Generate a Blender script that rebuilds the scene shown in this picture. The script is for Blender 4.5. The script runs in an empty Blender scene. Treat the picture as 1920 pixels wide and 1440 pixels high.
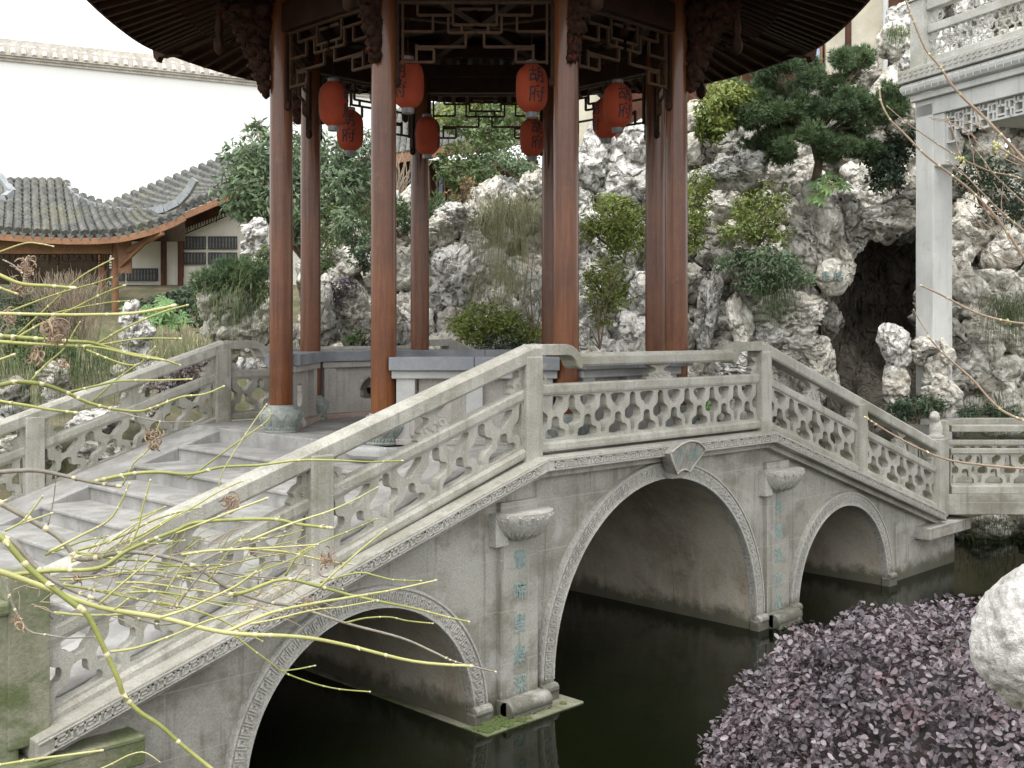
import bpy, math, random
import numpy as np
from mathutils import Vector, Matrix, noise
from mathutils.geometry import tessellate_polygon
random.seed(7); RNG = np.random.default_rng(7)
PI = math.pi; R_ = math.radians; S2 = math.sqrt(2)
scene = bpy.context.scene; COL = scene.collection

# ---------------------------------------------------------------- camera, light, sky
# world axes: X along the bridge (away to the right), Y across it, Z up, water at z = 0
FOC = 2106.0
cd = bpy.data.cameras.new('camera'); cam = bpy.data.objects.new('camera', cd); COL.objects.link(cam)
cam.location = (0, 0, 3.1); cam.rotation_euler = (R_(90), 0, R_(-45))
cd.sensor_width = 36; cd.lens = FOC/1920*36
cd.shift_y = -(720-621)/1920; cd.clip_start = 0.05; cd.clip_end = 500
scene.camera = cam
world = bpy.data.worlds.new('World'); scene.world = world; world.use_nodes = True
SUN_EL, SUN_ROT = 70, -118
wn = world.node_tree.nodes; wl = world.node_tree.links
sky = wn.new('ShaderNodeTexSky'); sky.sky_type = 'NISHITA'; sky.sun_disc = False
sky.sun_elevation = R_(SUN_EL); sky.sun_rotation = R_(SUN_ROT); sky.air_density = 1.0; sky.dust_density = 2.0; sky.ozone_density = 0.4
hs = wn.new('ShaderNodeHueSaturation'); hs.inputs['Saturation'].default_value = 0.04; hs.inputs['Value'].default_value = 1.25
wl.new(sky.outputs[0], hs.inputs['Color']); wl.new(hs.outputs[0], wn['Background'].inputs['Color'])
wn['Background'].inputs['Strength'].default_value = 0.15
sd = bpy.data.lights.new('sun', 'SUN'); sun = bpy.data.objects.new('sun', sd); COL.objects.link(sun)
sd.energy = 0.6; sd.angle = R_(25); sd.color = (1.0, 0.95, 0.86)
# SUN_ROT is a compass angle: light comes from (sin, cos)
sdir = Vector((math.sin(R_(SUN_ROT))*math.cos(R_(SUN_EL)), math.cos(R_(SUN_ROT))*math.cos(R_(SUN_EL)), math.sin(R_(SUN_EL))))
sun.rotation_euler = sdir.to_track_quat('Z', 'Y').to_euler()
scene.view_settings.view_transform = 'Standard'; scene.view_settings.look = 'None'
scene.view_settings.exposure = 1.28; scene.view_settings.gamma = 1.0
scene.cycles.max_bounces = 6; scene.cycles.diffuse_bounces = 3; scene.cycles.glossy_bounces = 3

# ---------------------------------------------------------------- helpers
def P(x, y, F):
    """world point at forward distance F that a surveyed photo direction (x, y) refers to"""
    R = (x-960)/FOC*F
    return Vector(((F+R)/S2, (F-R)/S2, 3.1-(y-621)/FOC*F))
def W(F, R, z): return Vector(((F+R)/S2, (F-R)/S2, z))

def tag(o, label=None, cat=None, group=None, kind=None):
    if label: o['label'] = label
    if cat: o['category'] = cat
    if group: o['group'] = group
    if kind: o['kind'] = kind
    return o
def thing(name, label, cat, loc=(0, 0, 0), group=None):
    o = bpy.data.objects.new(name, None); COL.objects.link(o); o.location = loc
    o.empty_display_size = 0.2
    return tag(o, label, cat, group)
def attach(o, par):
    o.parent = par
    if par.type == 'EMPTY': o.matrix_parent_inverse = Matrix.Translation(-Vector(par.location))

class MB:
    def __init__(s): s.v = []; s.f = []
    def add(s, vs, fs):
        n = len(s.v); s.v.extend([tuple(v) for v in vs]); s.f.extend([tuple(i+n for i in f) for f in fs])
    def box(s, x0, x1, y0, y1, z0, z1, fn=None):
        vs = [(x, y, z) for z in (z0, z1) for y in (y0, y1) for x in (x0, x1)]
        if fn: vs = [fn(*v) for v in vs]
        s.add(vs, [(0, 2, 3, 1), (4, 5, 7, 6), (0, 1, 5, 4), (2, 6, 7, 3), (0, 4, 6, 2), (1, 3, 7, 5)])
    def bar(s, a, b, w, h, up=(0, 0, 1)):
        """rectangular bar from a to b, w sideways, h along up"""
        a = Vector(a); b = Vector(b); d = (b-a).normalized(); up = Vector(up)
        side = d.cross(up).normalized(); u = side.cross(d).normalized()
        vs = [p+side*sx*w/2+u*sz*h/2 for p in (a, b) for sz in (-1, 1) for sx in (-1, 1)]
        s.add(vs, [(0, 1, 3, 2), (4, 6, 7, 5), (0, 4, 5, 1), (2, 3, 7, 6), (0, 2, 6, 4), (1, 5, 7, 3)])
    def prism(s, poly, fn, d0, d1):
        """2-D polygon extruded; fn(u, v, d) -> point"""
        n = len(poly)
        vs = [fn(u, v, d0) for u, v in poly]+[fn(u, v, d1) for u, v in poly]
        tri = tessellate_polygon([[Vector((u, v, 0)) for u, v in poly]])
        fs = [tuple(t) for t in tri]+[tuple(i+n for i in reversed(t)) for t in tri]
        fs += [(i, i+n, (i+1) % n+n, (i+1) % n) for i in range(n)]
        s.add(vs, fs)
    def tube(s, pts, rads, n=8, cap=True):
        pts = [Vector(p) for p in pts]; m = len(pts)
        if not hasattr(rads, '__len__'): rads = [rads]*m
        vs = []; ref = None
        for i, p in enumerate(pts):
            t = (pts[min(i+1, m-1)]-pts[max(i-1, 0)])
            t = t.normalized() if t.length > 1e-9 else Vector((0, 0, 1))
            if ref is None: ref = t.orthogonal().normalized()
            ref = (ref-t*ref.dot(t))
            ref = ref.normalized() if ref.length > 1e-6 else t.orthogonal().normalized()
            b = t.cross(ref)
            vs += [p+(ref*math.cos(2*PI*k/n)+b*math.sin(2*PI*k/n))*rads[i] for k in range(n)]
        fs = [(i*n+k, i*n+(k+1) % n, (i+1)*n+(k+1) % n, (i+1)*n+k) for i in range(m-1) for k in range(n)]
        if cap: fs += [tuple(range(n-1, -1, -1)), tuple((m-1)*n+k for k in range(n))]
        s.add(vs, fs)
    def lathe(s, prof, c, n=24, lobes=0, amp=0):
        c = Vector(c); vs = []
        for r, z in prof:
            for k in range(n):
                a = 2*PI*k/n; rr = r*(1+amp*(abs(math.sin(a*lobes/2))-.5)) if lobes else r
                vs.append(c+Vector((rr*math.cos(a), rr*math.sin(a), z)))
        m = len(prof)
        fs = [(i*n+k, i*n+(k+1) % n, (i+1)*n+(k+1) % n, (i+1)*n+k) for i in range(m-1) for k in range(n)]
        fs += [tuple(range(n-1, -1, -1)), tuple((m-1)*n+k for k in range(n))]
        s.add(vs, fs)
    def build(s, name, mat, par=None, smooth=False, bevel=0, kind=None, label=None, angle=None):
        me = bpy.data.meshes.new(name); me.from_pydata(s.v, [], s.f); me.update()
        me.materials.append(mat)
        o = bpy.data.objects.new(name, me); COL.objects.link(o)
        if smooth:
            me.polygons.foreach_set('use_smooth', [True]*len(me.polygons))
            if angle: me.set_sharp_from_angle(angle=R_(angle))
        if bevel:
            b = o.modifiers.new('bevel', 'BEVEL'); b.width = bevel; b.segments = 2; b.limit_method = 'ANGLE'; b.angle_limit = R_(40)
        if par: attach(o, par)
        if kind: o['kind'] = kind
        if label: o['label'] = label
        return o

def quick(name, vs, fs, mat, par=None, smooth=False):
    """numpy arrays -> mesh (all faces with the same corner count)"""
    me = bpy.data.meshes.new(name); nv = len(vs); nf, k = fs.shape
    me.vertices.add(nv); me.vertices.foreach_set('co', np.asarray(vs, dtype=np.float32).ravel())
    me.loops.add(nf*k); me.loops.foreach_set('vertex_index', fs.astype(np.int32).ravel())
    me.polygons.add(nf); me.polygons.foreach_set('loop_start', (np.arange(nf)*k).astype(np.int32))
    me.polygons.foreach_set('loop_total', np.full(nf, k, dtype=np.int32))
    me.update(calc_edges=True); me.materials.append(mat)
    if smooth: me.polygons.foreach_set('use_smooth', [True]*nf)
    o = bpy.data.objects.new(name, me); COL.objects.link(o)
    if par: attach(o, par)
    return o

# ---------------------------------------------------------------- materials
def mat(name, c1, c2, scale=2.0, rough=.85, bump=.25, fine=30.0, fine_amt=.25, streak=None, moss=None,
        spot=None, craggy=0, coat=0, island=0, trans=0, spec=.5, wood=None, joint=None, tide=0):
    m = bpy.data.materials.new(name); m.use_nodes = True; nt = m.node_tree; N = nt.nodes; L = nt.links
    b = N['Principled BSDF']; b.inputs['Roughness'].default_value = rough
    b.inputs['Specular IOR Level'].default_value = spec
    if coat: b.inputs['Coat Weight'].default_value = coat; b.inputs['Coat Roughness'].default_value = .10
    tc = N.new('ShaderNodeTexCoord')
    def mapping(sc, rot=(0, 0, 0)):
        mp = N.new('ShaderNodeMapping'); mp.inputs['Scale'].default_value = sc; mp.inputs['Rotation'].default_value = rot
        L.new(tc.outputs['Object'], mp.inputs['Vector']); return mp.outputs[0]
    def nz(vec, sc, det=6, ro=.6):
        n = N.new('ShaderNodeTexNoise'); n.inputs['Scale'].default_value = sc; n.inputs['Detail'].default_value = det
        n.inputs['Roughness'].default_value = ro; L.new(vec, n.inputs['Vector']); return n.outputs['Fac']
    def ramp(fac, a, c):
        r = N.new('ShaderNodeMapRange'); r.interpolation_type = 'SMOOTHSTEP'
        r.inputs['From Min'].default_value = a; r.inputs['From Max'].default_value = c
        L.new(fac, r.inputs['Value']); return r.outputs[0]
    def mix(f, a, c, mode='MIX'):
        x = N.new('ShaderNodeMix'); x.data_type = 'RGBA'; x.blend_type = mode
        if isinstance(f, float): x.inputs[0].default_value = f
        else: L.new(f, x.inputs[0])
        for s_, v in ((6, a), (7, c)):
            if isinstance(v, tuple): x.inputs[s_].default_value = (*v, 1)
            else: L.new(v, x.inputs[s_])
        return x.outputs[2]
    def mul(f, k):
        x = N.new('ShaderNodeMath'); x.operation = 'MULTIPLY'; L.new(f, x.inputs[0]); x.inputs[1].default_value = k; return x.outputs[0]
    obj = tc.outputs['Object']
    n1 = nz(obj, scale); col = mix(ramp(n1, .32, .68), c1, c2)
    if island:
        g = N.new('ShaderNodeNewGeometry')
        hsv = N.new('ShaderNodeHueSaturation'); L.new(col, hsv.inputs['Color'])
        mr = N.new('ShaderNodeMapRange'); mr.inputs['To Min'].default_value = 1-island; mr.inputs['To Max'].default_value = 1+island
        L.new(g.outputs['Random Per Island'], mr.inputs['Value']); L.new(mr.outputs[0], hsv.inputs['Value'])
        mh = N.new('ShaderNodeMapRange'); mh.inputs['To Min'].default_value = .48; mh.inputs['To Max'].default_value = .525
        L.new(g.outputs['Random Per Island'], mh.inputs['Value']); L.new(mh.outputs[0], hsv.inputs['Hue'])
        col = hsv.outputs[0]
    nf = nz(obj, fine, 4, .7)
    if fine_amt:
        mr = N.new('ShaderNodeMapRange'); mr.inputs['From Min'].default_value = .25; mr.inputs['From Max'].default_value = .75
        mr.inputs['To Min'].default_value = 1-fine_amt; mr.inputs['To Max'].default_value = 1+fine_amt
        L.new(nf, mr.inputs['Value'])
        vm = N.new('ShaderNodeVectorMath'); vm.operation = 'SCALE'; L.new(col, vm.inputs[0]); L.new(mr.outputs[0], vm.inputs['Scale']); col = vm.outputs[0]
    if streak:   # weather runs down vertical faces: (colour, amount)
        s_ = nz(mapping((5, 5, .35)), 2.2, 5, .65); col = mix(mul(ramp(s_, .5, .72), streak[1]), col, streak[0])
    if spot:     # (colour, scale, low, high, amount)
        s_ = nz(obj, spot[1], 5, .65); col = mix(mul(ramp(s_, spot[2], spot[3]), spot[4]), col, spot[0])
    if moss:     # (colour, threshold, amount)
        s_ = nz(mapping((1.0, 1.0, 1.6)), 1.3, 8, .7); col = mix(mul(ramp(s_, moss[1], moss[1]+.16), moss[2]), col, moss[0])
    hgt = nf
    if craggy:   # pitted, cracked limestone
        wv = N.new('ShaderNodeTexNoise'); wv.inputs['Scale'].default_value = 2.2; wv.inputs['Detail'].default_value = 4; L.new(obj, wv.inputs['Vector'])
        ad = N.new('ShaderNodeVectorMath'); ad.operation = 'MULTIPLY_ADD'; L.new(wv.outputs['Color'], ad.inputs[0]); ad.inputs[1].default_value = (.55, .55, .55); L.new(obj, ad.inputs[2])
        vo = N.new('ShaderNodeTexVoronoi'); vo.feature = 'DISTANCE_TO_EDGE'; vo.inputs['Scale'].default_value = craggy; L.new(ad.outputs[0], vo.inputs['Vector'])
        vo2 = N.new('ShaderNodeTexVoronoi'); vo2.feature = 'F1'; vo2.inputs['Scale'].default_value = craggy*3.1; L.new(ad.outputs[0], vo2.inputs['Vector'])
        e1 = ramp(vo.outputs['Distance'], .0, .14); e2 = ramp(vo2.outputs['Distance'], .12, .5)
        m1 = N.new('ShaderNodeMath'); m1.operation = 'MULTIPLY_ADD'; L.new(e1, m1.inputs[0]); m1.inputs[1].default_value = 1.6; L.new(e2, m1.inputs[2])
        m2 = N.new('ShaderNodeMath'); m2.operation = 'MULTIPLY_ADD'; L.new(nf, m2.inputs[0]); m2.inputs[1].default_value = 1.2; L.new(m1.outputs[0], m2.inputs[2])
        hgt = m2.outputs[0]
        iv = N.new('ShaderNodeMath'); iv.operation = 'SUBTRACT'; iv.inputs[0].default_value = 1; L.new(ramp(vo.outputs['Distance'], .0, .05), iv.inputs[1])
        col = mix(mul(iv.outputs[0], .38), col, (.20, .18, .14))
    if wood:     # long grain; wood = (axis scale tuple, dark colour)
        w_ = nz(mapping(wood[0]), 3.0, 6, .7); col = mix(mul(ramp(w_, .35, .75), .75), col, wood[1]); hgt = w_
    if joint:    # masonry joints: (width, height, colour)
        sp = N.new('ShaderNodeSeparateXYZ'); L.new(obj, sp.inputs[0]); cb = N.new('ShaderNodeCombineXYZ')
        ad = N.new('ShaderNodeMath'); ad.operation = 'ADD'
        L.new(sp.outputs[0], ad.inputs[0]); L.new(sp.outputs[1], ad.inputs[1])
        L.new(ad.outputs[0], cb.inputs[0]); L.new(sp.outputs[2], cb.inputs[1])
        br = N.new('ShaderNodeTexBrick'); L.new(cb.outputs[0], br.inputs['Vector'])
        br.inputs['Scale'].default_value = 1; br.inputs['Brick Width'].default_value = joint[0]; br.inputs['Row Height'].default_value = joint[1]
        br.inputs['Mortar Size'].default_value = .006; br.inputs['Mortar Smooth'].default_value = .6
        col = mix(mul(br.outputs['Fac'], .5), col, joint[2])
    if tide:     # dark wet algae band above the waterline
        sp2 = N.new('ShaderNodeSeparateXYZ'); L.new(obj, sp2.inputs[0]); nn = nz(obj, 3.5, 5, .7)
        ma = N.new('ShaderNodeMath'); ma.operation = 'MULTIPLY_ADD'; L.new(nn, ma.inputs[0]); ma.inputs[1].default_value = -.42; L.new(sp2.outputs[2], ma.inputs[2])
        col = mix(mul(ramp(ma.outputs[0], .03, -.14), tide), col, (.06, .06, .035))
    L.new(col, b.inputs['Base Color'])
    if bump:
        bp = N.new('ShaderNodeBump'); bp.inputs['Strength'].default_value = bump; bp.inputs['Distance'].default_value = .055 if craggy else .02
        L.new(hgt, bp.inputs['Height']); L.new(bp.outputs[0], b.inputs['Normal'])
    if trans:
        out = N['Material Output']; t = N.new('ShaderNodeBsdfTranslucent'); ms = N.new('ShaderNodeMixShader'); ms.inputs[0].default_value = trans
        L.new(col, t.inputs['Color']); L.new(b.outputs[0], ms.inputs[1]); L.new(t.outputs[0], ms.inputs[2]); L.new(ms.outputs[0], out.inputs[0])
    return m

GREEN_ALGAE = (.10, .12, .06)
M = {}
M['facade'] = mat('facade_stone', (.268, .260, .222), (.382, .374, .332), 1.3, bump=.4, fine=60, fine_amt=.22, streak=((.12, .112, .09), .75),
                  moss=((.17, .155, .12), .47, .75), spot=((.44, .435, .42), 2.1, .58, .68, .5), joint=(.9, .42, (.40, .39, .355)), tide=.85)
M['rail'] = mat('rail_stone', (.285, .275, .235), (.40, .39, .345), 2.6, bump=.35, fine=75, fine_amt=.28, streak=((.17, .16, .115), .55), moss=((.17, .168, .11), .52, .55), spot=((.47, .465, .44), 5, .58, .68, .5))
M['carved'] = mat('carved_stone', (.36, .35, .32), (.45, .44, .40), 3, bump=.6, fine=55, fine_amt=.35, moss=(GREEN_ALGAE, .6, .4), tide=.85)
M['ring'] = mat('ring_stone', (.33, .32, .29), (.42, .41, .37), 3, bump=1.0, fine=34, fine_amt=.4, tide=.85)
M['vault'] = mat('vault_stone', (.30, .255, .19), (.50, .455, .37), 1.1, bump=.3, fine=40, fine_amt=.2, streak=((.46, .45, .42), .65),
                 spot=((.17, .08, .04), 1.6, .62, .75, .7), moss=((.10, .09, .06), .55, .5), tide=.85)
M['step'] = mat('step_stone', (.24, .238, .228), (.36, .355, .34), 2.6, bump=.25, fine=80, fine_amt=.18, spot=((.19, .185, .165), 4, .46, .62, .6), joint=(1.13, 5.0, (.15, .145, .13)))
M['mossy'] = mat('mossy_stone', (.17, .17, .11), (.27, .265, .2), 2, bump=.4, fine=50, moss=((.07, .10, .025), .42, .8))
M['moss'] = mat('moss', (.06, .10, .015), (.11, .13, .05), 6, bump=.8, fine=90, fine_amt=.4)
M['slab'] = mat('blue_slab', (.16, .17, .185), (.23, .24, .255), 3, bump=.15, fine=70, fine_amt=.12)
M['panel'] = mat('panel_stone', (.30, .28, .25), (.38, .36, .33), 2.5, bump=.25, fine=60, streak=((.2, .17, .13), .5))
M['panelw'] = mat('white_stone', (.32, .32, .315), (.42, .42, .41), 2.5, bump=.15, fine=60, fine_amt=.1)
M['redstone'] = mat('plinth_stone', (.27, .20, .165), (.37, .29, .25), 3, bump=.25, fine=60)
M['lotus'] = mat('lotus_stone', (.20, .225, .205), (.31, .33, .305), 5, bump=.8, fine=38, fine_amt=.3)
M['wood'] = mat('column_wood', (.098, .031, .010), (.165, .055, .016), 1.5, spec=.3, rough=.30, bump=.05, fine=20, fine_amt=.1, coat=.3, wood=((9, 9, .5), (.055, .015, .006)), spot=((.16, .085, .045), 5, .60, .72, .45))
M['dark'] = mat('dark_wood', (.020, .009, .006), (.036, .015, .009), 4, rough=.6, bump=.2, fine=30, spec=.12)
M['lattice'] = mat('lattice_wood', (.042, .022, .012), (.066, .036, .019), 4, rough=.55, bump=.1, fine=30, spec=.12)
M['rafter'] = mat('rafter_wood', (.024, .011, .007), (.042, .018, .010), 4, rough=.6, bump=.2, fine=30, spec=.12)
M['carvewood'] = mat('carved_wood', (.025, .014, .012), (.06, .026, .014), 22, rough=.6, bump=1, fine=45, spot=((.16, .03, .03), 9, .6, .68, .8), spec=.12)
M['lantern'] = mat('lantern_cloth', (.29, .040, .014), (.37, .058, .018), 3, rough=.8, bump=.1, fine=60, fine_amt=.1, trans=.15, streak=((.42, .05, .02), .4))
M['ink'] = mat('black_ink', (.03, .02, .02), (.05, .03, .03), 3, bump=0)
M['teal'] = mat('teal_paint', (.17, .255, .245), (.25, .335, .32), 25, rough=.8, bump=0, spot=((.33, .33, .30), 60, .5, .62, .7))
M['metal'] = mat('cap_metal', (.10, .10, .11), (.2, .2, .2), 5, rough=.4, bump=0)
M['boulder'] = mat('grey_boulder', (.48, .47, .44), (.66, .65, .62), 9, bump=.8, fine=90, fine_amt=.3, spot=((.22, .21, .19), 22, .5, .7, .6))
M['rock'] = mat('lake_rock', (.50, .47, .40), (.80, .775, .705), 1.7, bump=.8, fine=11, fine_amt=.35, spot=((.24, .2, .145), 2.6, .54, .68, .75), moss=((.26, .24, .17), .55, .5), craggy=2.0)
M['rockwhite'] = mat('white_rock', (.68, .665, .62), (.86, .85, .81), 2.5, bump=1.0, fine=14, fine_amt=.25, spot=((.42, .40, .34), 4, .6, .72, .45), craggy=2.0)
M['rockdark'] = mat('grey_rock', (.27, .26, .22), (.48, .465, .42), 1.7, bump=1.0, fine=11, fine_amt=.35, spot=((.13, .11, .07), 2.6, .5, .66, .75), moss=((.10, .12, .05), .52, .5), craggy=2.0)
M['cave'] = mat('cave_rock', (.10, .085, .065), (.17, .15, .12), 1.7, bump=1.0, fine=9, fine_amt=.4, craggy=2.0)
M['earth'] = mat('earth', (.10, .085, .05), (.17, .15, .09), 2, bump=.8, fine=20, fine_amt=.4, moss=((.06, .08, .025), .45, .8))
M['plaster'] = mat('plaster', (.72, .69, .60), (.80, .77, .69), 1, bump=.05, fine=30, fine_amt=.05, streak=((.6, .56, .47), .3))
M['whitewall'] = mat('white_wall', (.86, .86, .84), (.9, .9, .88), .3, bump=.02, fine=10, fine_amt=.03)
M['tile'] = mat('roof_tile', (.075, .077, .072), (.15, .15, .138), 5, bump=.6, fine=30, fine_amt=.4, moss=((.15, .15, .09), .5, .6))
M['ridge'] = mat('ridge_plaster', (.23, .25, .26), (.32, .34, .35), 4, bump=.2, fine=30)
M['cope'] = mat('wall_coping', (.45, .42, .37), (.60, .57, .51), 3, bump=.5, fine=20, fine_amt=.3)
M['hwood'] = mat('house_wood', (.20, .095, .045), (.29, .145, .07), 3, rough=.6, bump=.15, fine=25)
M['hdark'] = mat('house_dark_wood', (.06, .028, .02), (.10, .045, .028), 3, rough=.6, bump=.1, fine=25, spec=.12)
M['black'] = mat('inscribed_slate', (.035, .035, .035), (.06, .06, .055), 8, rough=.6, bump=.4, fine=60, fine_amt=.5)
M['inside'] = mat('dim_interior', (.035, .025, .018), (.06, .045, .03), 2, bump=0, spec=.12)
M['beige'] = mat('beige_panel', (.46, .42, .32), (.58, .54, .43), 2, rough=.5, bump=.05, fine=20, fine_amt=.06)
M['blue'] = mat('blue_glass', (.03, .08, .30), (.06, .13, .42), 3, rough=.15, bump=0)
M['paleblue'] = mat('pale_glass', (.35, .45, .62), (.45, .55, .70), 3, rough=.1, bump=0)
M['marble'] = mat('marble', (.50, .51, .49), (.62, .62, .60), 1.4, rough=.6, bump=.1, fine=60, fine_amt=.08, streak=((.38, .38, .36), .5), spot=((.36, .36, .34), 5, .58, .7, .4))
M['lichen'] = mat('lichen_marble', (.37, .37, .335), (.48, .475, .44), 3, bump=.3, fine=40, fine_amt=.2, moss=((.27, .28, .21), .5, .6))
M['bark'] = mat('bark', (.12, .09, .06), (.20, .155, .11), 8, bump=.5, fine=40)
M['twig'] = mat('green_twig', (.20, .22, .055), (.36, .36, .12), 5, rough=.55, bump=.1, fine=60, fine_amt=.15)
M['yellow'] = mat('yellow_twig', (.33, .33, .115), (.47, .46, .21), 5, rough=.5, bump=.1, fine=60, fine_amt=.1)
M['greytwig'] = mat('grey_twig', (.16, .14, .12), (.27, .25, .20), 9, rough=.6, bump=.2, fine=60, fine_amt=.2)
M['node'] = mat('twig_joint', (.46, .43, .24), (.58, .52, .36), 9, rough=.6, bump=0)
M['tan'] = mat('dry_leaf', (.20, .135, .09), (.34, .25, .18), 9, rough=.8, bump=0, island=.3)
M['browntwig'] = mat('brown_twig', (.22, .155, .115), (.33, .245, .18), 5, rough=.6, bump=.1, fine=50)
M['thin'] = mat('bare_twig', (.24, .19, .14), (.36, .29, .21), 5, rough=.8, bump=0)
def leaf(name, a, b, isl=.35, tr=.25, rough=.55): return mat(name, a, b, 1.2, rough=rough, bump=0, fine=3, fine_amt=.2, island=isl, trans=tr)
M['leaf'] = leaf('leaf_green', (.07, .11, .035), (.13, .17, .06))
M['leafgrey'] = leaf('leaf_greygreen', (.10, .155, .08), (.18, .24, .13))
M['leafyel'] = leaf('leaf_yellowgreen', (.15, .20, .04), (.25, .285, .07))
M['leafdark'] = leaf('leaf_dark', (.035, .065, .035), (.07, .10, .05))
M['leafpine'] = leaf('leaf_pine', (.085, .135, .065), (.16, .22, .10), .4)
M['leafbright'] = leaf('leaf_bright', (.12, .24, .08), (.18, .32, .10))
M['leafpurple'] = mat('leaf_purple', (.10, .083, .095), (.16, .135, .15), 3, rough=.42, bump=0, fine=3, fine_amt=.2, island=.55, trans=.08, spot=((.14, .075, .08), 7, .52, .66, .6))
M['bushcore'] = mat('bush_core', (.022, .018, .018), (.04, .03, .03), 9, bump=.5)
M['leafbrown'] = leaf('leaf_brown', (.17, .12, .06), (.25, .17, .08))
M['grass'] = leaf('grass_blade', (.08, .12, .045), (.15, .18, .07))
M['grasspale'] = leaf('grass_pale', (.25, .25, .13), (.36, .35, .20))
# water: dark, slow, reflecting
wm = bpy.data.materials.new('pond_water'); wm.use_nodes = True; wb = wm.node_tree.nodes['Principled BSDF']
wb.inputs['Base Color'].default_value = (.004, .0055, .002, 1); wb.inputs['Roughness'].default_value = .06; wb.inputs['Specular IOR Level'].default_value = .42; wb.inputs['IOR'].default_value = 1.33
_n = wm.node_tree.nodes.new('ShaderNodeTexNoise'); _n.inputs['Scale'].default_value = 1.6; _n.inputs['Detail'].default_value = 3
_t = wm.node_tree.nodes.new('ShaderNodeTexCoord'); wm.node_tree.links.new(_t.outputs['Object'], _n.inputs['Vector'])
_b = wm.node_tree.nodes.new('ShaderNodeBump'); _b.inputs['Strength'].default_value = .12; _b.inputs['Distance'].default_value = .05
wm.node_tree.links.new(_n.outputs['Fac'], _b.inputs['Height']); wm.node_tree.links.new(_b.outputs[0], wb.inputs['Normal'])

def text_mesh(s, size, depth=.004, bold=0):
    c = bpy.data.curves.new('t', 'FONT'); c.body = s; c.size = size; c.extrude = depth; c.align_x = 'CENTER'; c.align_y = 'CENTER'; c.resolution_u = 2; c.offset = bold
    o = bpy.data.objects.new('t', c); COL.objects.link(o)
    dg = bpy.context.evaluated_depsgraph_get(); me = bpy.data.meshes.new_from_object(o.evaluated_get(dg))
    vs = [tuple(v.co) for v in me.vertices]; fs = [tuple(p.vertices) for p in me.polygons]
    bpy.data.objects.remove(o); bpy.data.curves.remove(c); bpy.data.meshes.remove(me)
    return vs, fs
def holed(outer, holes, depth):
    """flat panel with openings -> (verts, faces) in (u, v, d)"""
    c = bpy.data.curves.new('h', 'CURVE'); c.dimensions = '2D'; c.fill_mode = 'BOTH'; c.extrude = depth/2
    for poly in [outer]+holes:
        sp = c.splines.new('POLY'); sp.points.add(len(poly)-1); sp.use_cyclic_u = True
        for i, (u, v) in enumerate(poly): sp.points[i].co = (u, v, 0, 1)
    o = bpy.data.objects.new('h', c); COL.objects.link(o)
    dg = bpy.context.evaluated_depsgraph_get(); me = bpy.data.meshes.new_from_object(o.evaluated_get(dg))
    vs = [tuple(v.co) for v in me.vertices]; fs = [tuple(p.vertices) for p in me.polygons]
    bpy.data.objects.remove(o); bpy.data.curves.remove(c); bpy.data.meshes.remove(me)
    return vs, fs
def chaikin(p, n=2):
    for _ in range(n):
        q = []
        for i in range(len(p)):
            a = p[i]; b = p[(i+1) % len(p)]
            q += [(a[0]*.75+b[0]*.25, a[1]*.75+b[1]*.25), (a[0]*.25+b[0]*.75, a[1]*.25+b[1]*.75)]
        p = q
    return p

# ================================================================ BRIDGE
CX = 8.45; Y0, Y1 = 6.48, 11.42; SL, SR = .300, .320
HALF = 1.73
def topz(x):                    # cornice top line
    d = abs(x-CX)-HALF
    return 2.06 if d <= 0 else 2.06-(SL if x < CX else SR)*d
bridge = thing('stone_bridge', 'grey stone three-arched garden bridge with carved openwork balustrades, a pavilion standing on it', 'bridge', (CX, 8.95, 0))
ARCH = [(4.99, .08, 1.05), (8.47, .18, 1.57), (11.86, .06, 1.06)]     # centre x, spring z, radius
def build_spandrel():
    XL, XR = 1.2, 14.9
    poly = [(XL, -.7)]
    for cx, cz, r in ARCH:
        poly.append((cx-r, -.7))
        n = 36
        for i in range(n+1):
            a = PI-PI*i/n; poly.append((cx+r*math.cos(a), cz+r*math.sin(a)))
        poly.append((cx+r, -.7))
    poly += [(XR, -.7), (XR, topz(XR)-.14), (CX+HALF, 1.93), (CX-HALF, 1.93), (XL, topz(XL)-.13)]
    b = MB(); b.prism(poly, lambda u, v, d: (u, d, v), Y0, Y1); b.build('arched_wall', M['facade'], bridge, label='weathered grey wall of the bridge pierced by three arches')
build_spandrel()
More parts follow.
